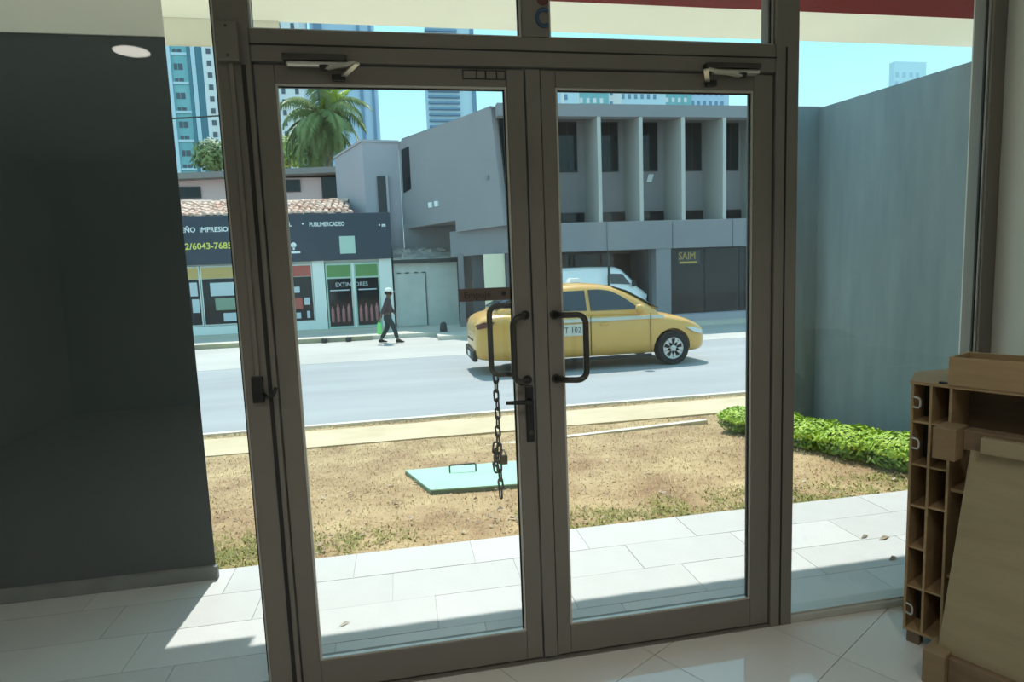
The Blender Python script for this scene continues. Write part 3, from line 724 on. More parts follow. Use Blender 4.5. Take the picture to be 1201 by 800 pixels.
def boolcut(ob, cuts):
    for mb in cuts:
        c = mb.build('cut', MT['trimblk'], fix=True)
        md = ob.modifiers.new('b', 'BOOLEAN'); md.operation = 'DIFFERENCE'; md.object = c; md.solver = 'EXACT'
        bpy.context.view_layer.update()
        dg = bpy.context.evaluated_depsgraph_get()
        me = bpy.data.meshes.new_from_object(ob.evaluated_get(dg)); ob.modifiers.clear(); old = ob.data; ob.data = me
        bpy.data.meshes.remove(old); bpy.data.objects.remove(c)
body = MB().loft([lowring(*s) for s in low]).build('body_shell', MT['taxi'], tx, smooth=True, fix=True, sub=1)
boolcut(body, [MB().lathe([(.355, -.2), (.355, .2)], c=tw(x, y, .32), axis='y', seg=28) for x in (.98, 3.57) for y in (-.80, .80)])
body.data.polygons.foreach_set('use_smooth', [True]*len(body.data.polygons)); body.data.set_sharp_from_angle(angle=math.radians(40))
gh = [(.28, .70, 1.05, .66, 1.09), (.58, .75, 1.04, .62, 1.26), (.95, .785, 1.01, .59, 1.42), (1.35, .80, .99, .575, 1.505), (1.9, .80, .97, .57, 1.54), (2.4, .80, .96, .57, 1.515), (2.75, .785, .95, .585, 1.415), (3.1, .76, .93, .62, 1.21), (3.5, .70, .88, .66, .96)]
def ghring(x, wb, zb, wt, zt):
    h = [(-wb, zb-.05), (-wb, zb), (-lerp(wb, wt+.03, .55), lerp(zb, zt-.06, .55)), (-wt-.03, zt-.06), (-wt*.88, zt-.012), (-wt*.5, zt+.006), (0, zt+.012)]
    return [tw(x, y, z) for y, z in h+[(-y, z) for y, z in reversed(h[:-1])]]
cab = MB().loft([ghring(*s) for s in gh]).build('cabin', MT['taxi'], tx, smooth=True, fix=True, sub=1)
def ghs(x):
    for a, b in zip(gh, gh[1:]):
        if x <= b[0]:
            t = (x-a[0])/(b[0]-a[0]); return [lerp(p, q, t) for p, q in zip(a, b)]
    return gh[-1]
def sidept(x, z, side, off):
    _, wb, zb, wt, zt = ghs(x); t = (z-zb)/max(.02, (zt-.06-zb))
    y = lerp(wb, wt+.03, t)+off
    return tw(x, side*y, z)
for side in (-1, 1):
    for nm, poly in (('side_window', [(.98, 1.075), (1.5, 1.07), (1.99, 1.06), (1.99, 1.25), (1.99, 1.415), (1.65, 1.41), (1.38, 1.385), (1.15, 1.28)]),
                     ('side_window', [(2.06, 1.055), (2.5, 1.05), (2.99, 1.04), (2.86, 1.15), (2.66, 1.29), (2.46, 1.39), (2.25, 1.42), (2.06, 1.42)])):
        a = [sidept(x, z, side, -.03) for x, z in poly]; b = [sidept(x, z, side, .012) for x, z in poly]; n = len(a)
        MB().add(a+b, [tuple(range(n-1, -1, -1)), tuple(range(n, 2*n))]+[(i, (i+1) % n, n+(i+1) % n, n+i) for i in range(n)]).build(nm, MT['carglass'], tx, fix=True)
    # stripe along the belt, door seams, handles, mirror, lamps
    sy = side*.87
    def wside(x):
        for a, b in zip(low, low[1:]):
            if x <= b[0]: return lerp(a[1], b[1], (x-a[0])/(b[0]-a[0]))
        return .6
    xs = [.6+.2*i for i in range(15)]
    a = [tw(x, side*(wside(x)*.992+.004), .87-.012*(x > 3.2)*(x-3.2)*3) for x in xs]; b = [(p[0], p[1]-side*.01, p[2]+.06) for p in a]
    st = MB(); n = len(xs); st.v = a+b; st.f = [(i, i+1, n+i+1, n+i) for i in range(n-1)]; st.m = [0]*(n-1)
    so_ = st.build('belt_stripe', MT['stripe'], tx); md = so_.modifiers.new('s', 'SOLIDIFY'); md.thickness = .006; md.offset = 0
    for x in (1.16, 2.03, 3.14):
        MB().box(TX+x-.005, TX+x+.005, TYC+side*.862-.006, TYC+side*.862+.006, TZ+.28, TZ+.97).build('door_seam', MT['trimblk'], tx)
    for x in (1.30, 2.20):
        MB().box(TX+x, TX+x+.17, TYC+side*.86-.022, TYC+side*.86+.022, TZ+.80, TZ+.828).build('door_handle', MT['taxi'], tx, bevel=.01)
    MB().lathe([(.02, -.10), (.075, -.07), (.085, 0), (.06, .05), (.02, .06)], c=tw(2.93, side*.93, 1.06), axis='x', seg=14).build('wing_mirror', MT['taxi'], tx, smooth=True, fix=True)
    MB().box(TX+1.25, TX+3.15, TYC+side*.86-.02, TYC+side*.86+.012, TZ+.19, TZ+.25).build('sill_trim', MT['trimblk'], tx, bevel=.01)
    hp = [tw(3.80, side*.846, .69), tw(4.02, side*.812, .66), tw(4.17, side*.745, .60), tw(4.15, side*.765, .54), tw(3.98, side*.825, .59)]
    MB().plate(hp, (0, side*.016, .004)).build('headlamp', MT['lampclr'], tx, fix=True)
    tp = [tw(.34, side*.840, .95), tw(.14, side*.815, .95), tw(.02, side*.73, .90), tw(.05, side*.76, .83), tw(.26, side*.838, .87)]
    MB().plate(tp, (-.01, side*.014, .0)).build('tail_lamp', MT['lampred'], tx, fix=True)
# windscreen and rear window as slightly proud bent panels
def bentpanel(name, rows_, parent, m):
    pts = []; 
    for (x, z, hw) in rows_:
        for k in range(5): 
            u = -1+.5*k; pts.append(tw(x, hw*u, z+.014*(1-u*u)))
    f = []
    for r in range(len(rows_)-1):
        for k in range(4): f.append((r*5+k, r*5+k+1, (r+1)*5+k+1, (r+1)*5+k))
    o = MB().add(pts, f).build(name, m, parent, smooth=True)
    md = o.modifiers.new('s', 'SOLIDIFY'); md.thickness = .02; md.offset = 0
bentpanel('windscreen', [(2.56, 1.455, .53), (2.80, 1.375, .56), (3.1, 1.205, .61), (3.38, 1.035, .65)], tx, MT['carglass'])
bentpanel('rear_window', [(.38, 1.150, .60), (.60, 1.272, .585), (.88, 1.395, .56)], tx, MT['carglass'])
MB().box(TX-.035, TX+.05, TYC-.60, TYC+.60, TZ+.25, TZ+.45).build('rear_bumper_insert', MT['trimblk'], tx, bevel=.02)
MB().box(TX-.042, TX-.034, TYC-.16, TYC+.16, TZ+.30, TZ+.38).build('licence_plate', MT['white'], tx)
MB().box(TX-.012, TX+.03, TYC-.35, TYC+.35, TZ+.60, TZ+.625).build('boot_seam', MT['trimblk'], tx)
MB().box(TX+4.25, TX+4.315, TYC-.4, TYC+.4, TZ+.32, TZ+.45).build('front_grille', MT['trimblk'], tx, bevel=.02)
rs = MB(); rs.add([tw(1.86, -.13, 1.54), tw(2.10, -.13, 1.54), tw(2.10, .13, 1.54), tw(1.86, .13, 1.54), tw(1.90, -.10, 1.625), tw(2.06, -.10, 1.625), tw(2.06, .10, 1.625), tw(1.90, .10, 1.625)],
   [(0,3,2,1),(4,5,6,7),(0,1,5,4),(1,2,6,5),(2,3,7,6),(3,0,4,7)])
rs.build('roof_sign', MT['white'], tx, bevel=.01)
ns = MB().box(TX+1.46, TX+1.90, TYC-.873, TYC-.863, TZ+.64, TZ+.84).build('number_panel', MT['stripe'], tx)
lettering('8T', .15, (TX+1.48, TYC-.874, TZ+.69), MT['dframe'], ns, ext=.001, sx=.85); lettering('102', .15, (TX+1.66, TYC-.874, TZ+.69), MT['dframe'], ns, ext=.001, sx=.85)
def wheel(parent, c, side, r=.315, w=.2, spokes=5):
    x, y, z = c
    t = MB().lathe([(r*.62, -w/2), (r*.9, -w/2), (r*.98, -w*.36), (r, 0), (r*.98, w*.36), (r*.9, w/2), (r*.62, w/2), (r*.60, 0), (r*.62, -w/2)], c=c, axis='y', seg=32, cap=False).build('tyre', MT['tyre'], parent, smooth=True, ang=40)
    MB().lathe([(r*.61, -w*.25), (r*.61, w*.25)], c=c, axis='y', seg=24).build('wheel_disc', MT['trimblk'], t, fix=True)
    rim = MB().lathe([(r*.55, side*w*.40), (r*.655, side*w*.46), (r*.66, side*w*.36), (r*.55, side*w*.30), (r*.55, side*w*.40)], c=c, axis='y', seg=28, cap=False)
    for k in range(spokes):
        a = 2*math.pi*k/spokes+.3; u = Vector((math.cos(a), 0, math.sin(a))); v = Vector((-u.z, 0, u.x))
        o = Vector((x, y+side*w*.28, z))
        for s in (-1, 1):
            b0 = v*(s*.028*r/.315); b1 = v*(s*.060*r/.315)
            P = [o+b0*0.2, o+b0*2, o+u*r*.6+b1*1.7, o+u*r*.6+b1*.7]
            rim.plate(P, (0, side*w*.14, 0))
    rim.lathe([(r*.17, side*w*.26), (r*.17, side*w*.45), (r*.10, side*w*.48)], c=c, axis='y', seg=16)
    rim.build('wheel_rim', MT['rim'], t, fix=True)
for x in (.98, 3.57):
    for s in (-1, 1): wheel(tx, tw(x, s*.765, .315), s)

# =================================================================== WHITE VAN
VX1, VYC, VZ = 7.56, 17.66, -.385
vn = thing('van', 'white panel van parked under the grey building', 'van', (VX1-2.3, VYC, VZ))
vp = [(-4.5, .5, 1.2), (-4.45, .3, 1.78), (-4.2, .26, 1.84), (-2.0, .26, 1.86), (-1.15, .26, 1.84), (-.95, .26, 1.76), (-.62, .26, 1.45), (-.36, .27, 1.16), (-.10, .30, 1.02), (0, .42, .78)]
def vring(x, zb, zt):
    w = .84 if x < -.5 else .84-.18*((x+.5)/.5)**2
    h = [(-w*.92, zb), (-w, zb+.12), (-w, lerp(zb, zt, .6)), (-w*.95, zt-.12), (-w*.82, zt-.01), (0, zt+.01)]
    return [(VX1+x, VYC+y, VZ+z) for y, z in h+[(-y, z) for y, z in reversed(h[:-1])]]
MB().loft([vring(*s) for s in vp]).build('body_shell', MT['vanwhite'], vn, smooth=True, fix=True, ang=50)
for s in (-1, 1):
    P = [(VX1-1.32, VYC+s*.835, VZ+1.30), (VX1-.66, VYC+s*.835, VZ+1.26), (VX1-.92, VYC+s*.805, VZ+1.60), (VX1-1.32, VYC+s*.81, VZ+1.62)]
    MB().plate(P, (0, s*.02, 0)).build('side_window', MT['carglass'], vn, fix=True)
    MB().box(VX1-.62, VX1-.50, VYC+s*.90-.05, VYC+s*.90+.05, VZ+1.18, VZ+1.36).build('wing_mirror', MT['trimblk'], vn, bevel=.02)
    for x in (-.75, -3.55): wheel(vn, (VX1+x, VYC+s*.76, VZ+.32), s, .32, .2, 6)
    MB().box(VX1-.16, VX1-.03, VYC+s*.60-.1, VYC+s*.60+.1, VZ+.78, VZ+.92).build('headlamp', MT['lampclr'], vn, bevel=.02)
    MB().box(VX1-1.42, VX1-1.41, VYC+s*.838-.006, VYC+s*.838+.006, VZ+.4, VZ+1.6).build('door_seam', MT['trimblk'], vn)
P = [(VX1-.90, VYC-.66, VZ+1.73), (VX1-.90, VYC+.66, VZ+1.73), (VX1-.38, VYC+.70, VZ+1.20), (VX1-.38, VYC-.70, VZ+1.20)]
MB().plate(P, (.025, 0, .02)).build('windscreen', MT['carglass'], vn, fix=True)
tag(MB().lathe([(.035, -.385), (.035, 1.97)], c=(6.12, 16.64, 0), seg=12).build('slim_post', MT['dframe'], fix=True), 'slim dark steel post in front of the white van', 'post')

# =================================================================== GREY BUILDING
gb = thing('grey_building', 'grey two-storey building with vertical fins above dark shopfronts', 'building', (8, 18, -.4))
c0 = Vector((2.80, 16.6, 0)); OD = Vector((-.52, .854, 0))
def op(s, z): return c0+OD*s+Vector((0, 0, z))
ON = Vector((-.854, -.52, 0))
# oblique side wall (polygon with the leaning edge and the stepped underside)
MB().plate([op(-.0, 2.825), op(.42, 6.43)] + [op(5.70, 6.30), op(5.70, 3.12), op(2.45, 3.19), op(2.45, 2.80)], ON*-.22).build('side_wall', MT['bgrey'], gb, fix=True)
MB().plate([op(.02, 2.83)+ON*-.3, op(.44, 6.38)+ON*-.3, op(-.35, 6.40)+ON*-.3, op(-.35, 2.83)+ON*-.3], ON*-.1).build('corner_window', MT['dglass'], gb, fix=True)
MB().prism([(2.60, 17.0), (14, 16.6), (14, 22.5), (-.05, 22.5), (-.05, 21.5)], 6.30, 6.42).build('roof_slab', MT['bgrey2'], gb, fix=True)
MB().box(2.72, 14, 16.58, 16.95, 6.05, 6.42).build('fascia', MT['bgrey2'], gb)
MB().box(2.55, 14, 16.95, 18.75, 6.36, 6.41).build('recess_ceiling', MT['bgrey2'], gb)
MB().box(2.9, 14, 17.95, 18.1, 2.83, 6.36).build('back_wall', MT['bgrey'], gb)
bd = MB().box(2.95, 14, 16.58, 18.72, 1.97, 2.83).build('band', MT['bgrey2'], gb)
for x in (3.6, 6.05, 8.25, 10.35, 12.4): MB().box(x, x+.025, 16.570, 16.58, 1.97, 2.83).build('panel_joint', MT['bdark'], bd)
MB().prism([(1.35, 19.1), (2.95, 16.95), (2.95, 19.1)], 2.0, 2.84).build('side_beam', MT['bgrey2'], gb, fix=True)
MB().box(3.2, 14, 16.585, 18.6, 2.83, 2.86).build('ledge', MT['bgrey'], bd)
for x in (3.02, 4.45, 5.88, 7.24, 8.655, 10.08, 11.5, 12.9):
    MB().box(x-.06, x+.06, 16.60, 17.95, 2.86, 6.05 if x < 3.1 else 6.36).build('fin', MT['fin'], gb)
for k, (a, b) in enumerate(((3.50, 4.15), (4.90, 5.56), (6.33, 6.98), (7.74, 8.37), (9.28, 9.96), (10.72, 11.34))):
    w = MB().box(a, b, 17.90, 17.96, 4.60, 6.20).build('window', MT['dframe'], gb)
    MB().box(a+.04, (a+b)/2-.015, 17.885, 17.905, 4.64, 6.16).build('pane', MT['dglass'], w)
    MB().box((a+b)/2+.015, b-.04, 17.885, 17.905, 4.64, 6.16).build('pane', MT['dglass'], w)
    w = MB().box(a+.05, b+.20, 17.90, 17.96, 2.96, 3.28).build('low_window', MT['dframe'], gb)
    MB().box(a+.08, b+.17, 17.885, 17.905, 2.99, 3.25).build('pane', MT['dglass'], w)
MB().plate([(7.96, 17.90, 4.25), (8.14, 17.90, 4.25), (8.22, 17.90, 4.50), (8.04, 17.90, 4.50)], (0, .03, 0)).build('white_notice', MT['textwhite'], gb, fix=True)
# ground floor: columns, dark glazing in panes, planter ledge
MB().box(7.70, 8.21, 16.60, 17.0, -.385, 1.97).build('column', MT['bgrey2'], gb)
MB().box(13.2, 13.7, 16.60, 17.0, -.385, 1.97).build('column', MT['bgrey2'], gb)
xs = [2.98, 4.2, 5.4, 6.5, 7.70]
for a, b in zip(xs, xs[1:]):
    w = MB().box(a, b, 18.62, 18.70, -.385, 1.97).build('shop_window', MT['dframe'], gb); MB().box(a+.05, b-.05, 18.60, 18.64, -.28, 1.90).build('pane', MT['dglass'], w)
xs = [8.21, 9.45, 10.7, 11.95, 13.2]
for a, b in zip(xs, xs[1:]):
    w = MB().box(a, b, 16.82, 16.90, -.17, 1.97).build('shop_window', MT['dframe'], gb); MB().box(a+.03, b-.03, 16.80, 16.84, -.12, 1.93).build('pane', MT['dglass'], w)
MB().box(8.21, 14, 16.35, 16.95, -.385, -.17).build('planter_ledge', MT['blight'], gb)
sgn = thing('shop_sign', 'small gold lettered sign on the dark shopfront', 'sign', (8.9, 16.79, 1.4))
MB().box(8.52, 9.32, 16.785, 16.797, 1.44, 1.88).build('sign_backing', MT['dframe'], sgn)
lettering('SAIM', .34, (8.56, 16.782, 1.60), MT['gold'], sgn, ext=.004, sx=.82)
MB().box(8.60, 9.20, 16.778, 16.785, 1.47, 1.53).build('underline', MT['gold'], sgn)
# left part of the ground floor: dark recess, cream shutter, window slot in the side wall, lamps
MB().box(-.16, 2.98, 21.2, 21.4, -.385, 3.3).build('recess_wall', MT['bgrey2'], gb)
MB().prism([(2.98, 16.95), (2.98, 21.2), (.2, 21.2)], 3.20, 3.30).build('soffit', MT['bgrey2'], gb, fix=True)
MB().box(7.62, 7.70, 17.0, 18.62, -.385, 1.97).build('return_wall', MT['bdark'], gb)
MB().box(2.9, 7.7, 18.60, 18.75, 1.9, 2.0).build('lintel', MT['bdark'], gb)
MB().prism([(2.0, 18.4), (3.0, 18.4), (3.0, 18.6), (2.0, 18.6)], -.385, 2.0).build('recess_pier', MT['bdark'], gb)
shp = MB().box(2.20, 2.86, 17.10, 17.18, .25, 1.99).build('shutter', MT['creampanel'], gb)
for k in range(11): MB().box(2.22+k*.058, 2.228+k*.058, 17.085, 17.10, .27, 1.97).build('shutter_rib', MT['creampanel'], shp)
MB().box(2.90, 2.98, 17.0, 17.2, -.385, 1.99).build('post', MT['bdark'], gb)
MB().box(1.55, 1.72, 18.6, 18.8, -.385, 2.05).build('post', MT['bgrey2'], gb)
MB().plate([op(5.02, 4.52), op(5.50, 4.44), op(5.50, 5.96), op(5.02, 6.02)], ON*.03).build('slot_window', MT['dglass'], gb, fix=True)
for s in (3.72, 3.35): MB().plate([op(s, 3.74), op(s+.20, 3.74), op(s+.22, 3.92), op(s+.02, 3.92)], ON*.05).build('wall_lamp', MT['textwhite'], gb, fix=True)
MB().plate([op(.62, 4.28), op(.75, 4.28), op(.75, 4.40), op(.62, 4.40)], ON*.05).build('wall_lamp', MT['bgrey2'], gb, fix=True)

# annex block
ax = thing('annex', 'pale grey flat-roofed block behind the dark signboard', 'building', (-1, 22, -.4))
poly = [(-1.46, 21.26), (-.17, 21.45), (-.17, 24.6), (-2.72, 24.5)]
MB().prism(poly, -.385, 6.26).build('block', MT['blight'], ax, fix=True)
MB().prism([(-1.50, 21.22), (-.15, 21.40), (-.15, 24.6), (-2.76, 24.5)], 6.26, 6.34).build('coping', MT['blight'], ax, fix=True)
MB().box(-1.01, -.72, 21.24, 21.34, 3.0, 5.04).build('niche_window', MT['dframe'], ax)
MB().box(-.70, -.62, 21.22, 21.34, 3.0, 5.06).build('niche_jamb', MT['blight'], ax)

# =================================================================== CORNER SHOP
SY = 19.9
sp_ = thing('corner_shop', 'white shop with dark signboard and green-topped glass doors', 'building', (-4, 20.5, -.385))
MB().box(-9.5, -.66, SY+.12, 21.1, -.385, 3.4).build('wall', MT['shopwhite'], sp_)
MB().box(-9.5, -.66, SY-.5, SY+.12, -.385, -.31).build('step', MT['walkfar'], sp_)
MB().box(-9.5, -2.95, SY-.02, SY+.12, -.31, -.02).build('plinth', MT['shopwhite'], sp_, bevel=.01)
sb = MB().box(-9.5, -.62, SY-.14, SY+.12, 2.03, 3.60).build('signboard', MT['signboard'], sp_, bevel=.01)
ty = SY-.142
lettering('DISEÑO  IMPRESIONES', .23, (-7.62, ty, 3.08), MT['textwhite'], sb, sx=.92, ext=.004, bold=.004)
lettering('DIGITAL', .22, (-4.62, ty, 3.20), MT['textwhite'], sb, sx=.92, ext=.004, bold=.004)
lettering('•', .26, (-3.55, ty, 3.19), MT['textwhite'], sb, ext=.004)
lettering('PUBLIMERCADEO', .205, (-3.30, ty, 3.18), MT['textwhite'], sb, sx=.72, ext=.004, bold=.004)
lettering('12/6043-7685', .29, (-7.38, ty, 2.53), MT['textyellow'], sb, sx=.98, ext=.004, bold=.004)
lettering('• m', .17, (-1.02, ty, 3.12), MT['textwhite'], sb, ext=.004, bold=.008)
MB().lathe([(.09, 0), (.09, -.01)], c=(-3.85, SY-.14, 2.58), axis='y', seg=16).build('emblem', MT['textwhite'], sb, fix=True)
MB().box(-3.88, -3.82, SY-.15, SY-.14, 2.42, 2.52).build('emblem_stem', MT['textwhite'], sb)
MB().box(-4.05, -3.65, SY-.15, SY-.14, 2.30, 2.37).build('emblem_line', MT['textwhite'], sb)
MB().box(-2.35, -1.84, SY-.155, SY-.14, 2.24, 2.83).build('blank_panel', MT['palegreen'], sb)
for a, b in ((-3.32, -2.93), (-1.09, -.66), (-4.60, -4.05)): MB().box(a, b, SY-.03, SY+.12, -.31, 2.03).build('pilaster', MT['shopwhite'], sp_)
# shop windows with posters
def shopwin(x0, x1, z0, z1, band, nm):
    w = MB().box(x0, x1, SY+.02, SY+.12, z0, z1).build(nm, MT['shopwhite'], sp_)
    MB().box(x0+.04, x1-.04, SY+.0, SY+.03, z0+.04, z1-.42).build('pane', MT['dglass'], w)
    MB().box(x0+.04, x1-.04, SY-.005, SY+.03, z1-.40, z1-.04).build('transom_film', band, w)
    return w
w = shopwin(-9.4, -6.93, .0, 1.97, MT['shoptan'], 'display_window'); MB().box(-7.25, -7.02, SY-.012, SY, 1.0, 1.45).build('poster', MT['poster'], w); MB().box(-7.22, -7.0, SY-.012, SY, .45, .9).build('poster', MT['poster'], w)
w = shopwin(-6.90, -5.45, .0, 1.97, MT['shoptan'], 'display_window')
MB().box(-6.62, -5.62, SY-.012, SY, .98, 1.42).build('poster', MT['poster'], w); MB().box(-6.5, -5.62, SY-.012, SY, .50, .90).build('poster', MT['postergreen'], w); MB().box(-6.28, -5.76, SY-.012, SY, .12, .40).build('poster', MT['poster'], w)
w = shopwin(-4.05, -3.34, -.02, 1.93, MT['shopred'], 'display_window')
for a, b, c, d, m in ((-3.98, -3.78, .98, 1.18, 'poster'), (-4.0, -3.72, .42, .80, 'shopred'), (-3.66, -3.48, .55, .80, 'poster'), (-3.95, -3.8, .1, .3, 'poster'), (-3.6, -3.5, .1, .34, 'poster')):
    MB().box(a, b, SY-.012, SY, c, d).build('poster', MT[m], w)
# double doors
for a, b in ((-2.90, -2.02), (-1.95, -1.10)):
    dr = MB().box(a, b, SY+.0, SY+.10, -.31, 1.92).build('shop_door', MT['palegreen'], sp_)
    MB().box(a+.05, b-.05, SY-.012, SY+.02, -.24, 1.40).build('pane', MT['dglass'], dr)
    MB().box(a+.05, b-.05, SY-.012, SY+.02, 1.46, 1.86).build('transom_film', MT['shopgreen'], dr)
    for k in range(4):
        x = a+.16+k*.18
        MB().lathe([(.035, -.10), (.055, -.06), (.055, .32+.06*(k % 2)), (.02, .40+.06*(k % 2)), (.02, .46+.06*(k % 2))], c=(x, SY-.02, 0), seg=10).build('extinguisher_picture', MT['exting'], dr, fix=True)
    MB().box(a+.12, b-.12, SY-.02, SY-.012, .98, 1.02).build('print_line', MT['poster'], dr)
lettering('EXTINTORES', .21, (-2.60, SY-.014, 1.12), MT['poster'], sp_, ext=.003, sx=.90)
MB().box(-2.02, -1.95, SY-.02, SY+.1, -.31, 1.92).build('door_post', MT['shopwhite'], sp_)
MB().lathe([(.02, .4), (.02, .9)], c=(-2.05, SY-.06, 0), seg=8).build('door_pull', MT['silver'], sp_, fix=True)
# clay tile roof
rf = MB().prism([(-9.6, 20.3), (-1.85, 20.3), (-2.35, 23.1), (-9.6, 23.1)], 3.2, [3.60, 3.60, 4.36, 4.36]).build('roof_deck', MT['eave'], sp_, fix=True)
tl = MB(); rn = random.Random(3)
for r in range(8):
    y0 = 20.35+r*.34; z0 = 3.62+(y0-20.3)*.272
    x = -9.5
    while x < -1.95-(y0-20.3)*.16:
        jz = rn.uniform(-.02, .035); jx = rn.uniform(-.02, .02); L_ = .40; sl_ = .272
        pr = []
        for yy, zz_ in ((y0, z0+.03), (y0+L_, z0+L_*sl_-.01)):
            for k in range(6):
                a = math.pi*k/5; pr.append((x+jx+.095*math.cos(a), yy, zz_+jz+.085*math.sin(a)))
        tl.add(pr, [(k, k+1, 7+k, 6+k) for k in range(5)]+[tuple(range(5, -1, -1)), tuple(range(6, 12))]); x += .215
# ridge caps
x = -9.5
while x < -2.4:
    jz = rn.uniform(-.03, .05); pr = []
    for xx in (x, x+.36):
        for k in range(6):
            a = math.pi*k/5; pr.append((xx, 23.1+.12*math.cos(a), 4.36+jz+.13*math.sin(a)))
    tl.add(pr, [(k, k+1, 7+k, 6+k) for k in range(5)]+[tuple(range(5, -1, -1)), tuple(range(6, 12))]); x += .33
o = tl.build('roof_tiles', MT['clay'], sp_, fix=True); o['kind'] = 'stuff'

# shed between the shop and the grey building
sd = thing('shed', 'whitish rendered lean-to shed with flat door beside the shop', 'shed', (.6, 20.4, -.385))
MB().box(-.60, 1.62, 20.0, 21.15, -.385, 1.86).build('wall', MT['shed'], sd)
dr = MB().box(-.48, .48, 19.97, 20.0, -.36, 1.48).build('shed_door', MT['shed'], sd, bevel=.004)
MB().box(.475, .505, 19.965, 20.0, -.36, 1.50).build('door_gap', MT['dframe'], sd)
for k, x in enumerate((-.50, -.22, .10, .36)): MB().box(x, x+.14, 19.965, 20.0, 1.50, 1.525).build('lintel_mark', MT['dframe'], sd)
MB().prism([(-.60, 19.85), (1.72, 19.85), (1.72, 21.15), (-.60, 21.15)], [1.90, 1.86, 2.30, 2.36], [2.0, 1.95, 2.38, 2.44]).build('roof_sheet', MT['shedroof'], sd, fix=True)
MB().box(-.60, 1.73, 19.82, 19.86, 1.84, 1.97).build('roof_edge', MT['dframe'], sd)
rb = MB(); rn = random.Random(8)
for k in range(14):
    x, y = rn.uniform(-.4, 1.1), rn.uniform(20.5, 21.0); s = rn.uniform(.06, .16); z = 1.98+(y-19.85)*.34
    rb.obox((x, y, z), (s*1.6, s*.3, .02), (-s*.3, s, 0), (0, .02, s*.6))
rb.build('roof_scrap', MT['shedroof'], sd, fix=True)
tag(MB().lathe([(.11, 0), (.12, .06), (.10, .24), (.06, .30)], c=(.86, 17.35, -.385), seg=14).build('bollard_stump', MT['dframe'], smooth=True, fix=True), 'short black bollard stump on the far sidewalk', 'bollard')
for k, (x, lab) in enumerate(((-6.55, 'under the poster windows'), (-2.75, 'in front of the green-topped doors'), (-2.05, 'beside the middle of the shop doors'))):
    tag(MB().lathe([(.07, 0), (.09, .05), (.085, .12), (.04, .15)], c=(x, 17.05, gz(17)-.006), seg=12).build('drain_stone', MT['dframe'], smooth=True, fix=True), 'small dark round stone at the yellow kerb '+lab, 'stone', 'dark stones along the far kerb')

# pink house behind
ph = thing('pink_house', 'faded pink house with grey eave behind the tiled roof', 'house', (-6, 29, -.7))
MB().box(-14, -2.2, 28, 33, -.72, 6.05).build('wall', MT['pink'], ph)
MB().prism([(-14.3, 27.4), (-2.0, 27.4), (-2.0, 33.4), (-14.3, 33.4)], [5.80, 6.22, 6.22, 5.80], [6.05, 6.48, 6.48, 6.05]).build('eave_slab', MT['eave'], ph, fix=True)
for a, b, c, d in ((-10.2, -8.9, 5.20, 5.70), (-5.45, -4.62, 5.42, 5.96), (-3.68, -2.95, 5.10, 6.05)):
    w = MB().box(a, b, 27.93, 28.02, c, d).build('window', MT['dframe'], ph); MB().box(a+.06, b-.06, 27.90, 27.95, c+.06, d-.06).build('pane', MT['dglass'], w)

# =================================================================== TREES
def frond_mesh(L, droop, rise, n=30, lw_=.55, seed=0, m=None):
    rn = random.Random(seed); mb = MB(); P = []
    for i in range(n+1):
        t = i/n; ang = rise-droop*t
        P.append(Vector((0, 0, 0)) if i == 0 else P[-1]+Vector((math.cos(ang), 0, math.sin(ang)))*L/n)
    mb.tube(P, [.035*(1-.85*i/n) for i in range(n+1)], seg=5)
    for i in range(3, n+1):
        t = i/n; l = lw_*math.sin(math.pi*min(1, .12+.88*t)**.8)*1.15+.12
        for s in (-1, 1):
            d = Vector((.45, s*1.0, -.75+rn.uniform(-.3, .1))).normalized()*l*rn.uniform(.8, 1.1)
            b = Vector((.045, 0, .01)); p = P[i]
            mid = p+d*.55+Vector((0, 0, .06*l))
            mb.add([p-b, p+b, mid+b*.9, p+d-Vector((0, 0, .15*l)), mid-b*.9], [(0, 1, 2, 3, 4)])
    return mb.mesh('frond', m, smooth=False)
PX, PY, PZ = -3.95, 31.5, 9.75
pm = thing('palm_tree', 'tall green palm with drooping fronds behind the pink house', 'palm tree', (PX, 33.9, -.72))
PY = 33.9; PZ = 10.3
MB().tube([(PX+.25*math.sin(k*.35), PY, lerp(-.72, PZ, k/10)) for k in range(11)], [.30-.012*k for k in range(11)], seg=10).build('trunk', MT['trunk'], pm, smooth=True)
pxo = PX+.25*math.sin(3.5)
fm = [frond_mesh(3.3, 2.1, .95, seed=1, m=MT['palm'], lw_=.7), frond_mesh(3.2, 1.5, -.15, seed=2, m=MT['palm'], lw_=.6), frond_mesh(3.3, .9, -.75, seed=3, m=MT['palm'], lw_=.5), frond_mesh(2.6, .9, 1.45, seed=4, m=MT['palmy'])]
rn = random.Random(21)
for k in range(62):
    v = k % 3 if k < 57 else 3
    a = k*2.39996+rn.uniform(-.2, .2)
    if k >= 57: a = -.9+.45*(k-57)
    sc = rn.uniform(.72, 1.12)
    if v == 0 and k % 2: continue
    inst('frond', fm[v], pm, (pxo, PY, PZ+rn.uniform(-.15, .2)), (rn.uniform(-.2, .2), rn.uniform(-.3, .3), a), (sc, sc, sc))
inst('spear_leaf', MB().tube([(0, 0, 0), (.05, 0, .9), (.12, 0, 1.7)], [.09, .16, .02], seg=6).mesh('spear_leaf', MT['palm'], smooth=True), pm, (pxo, PY, PZ))
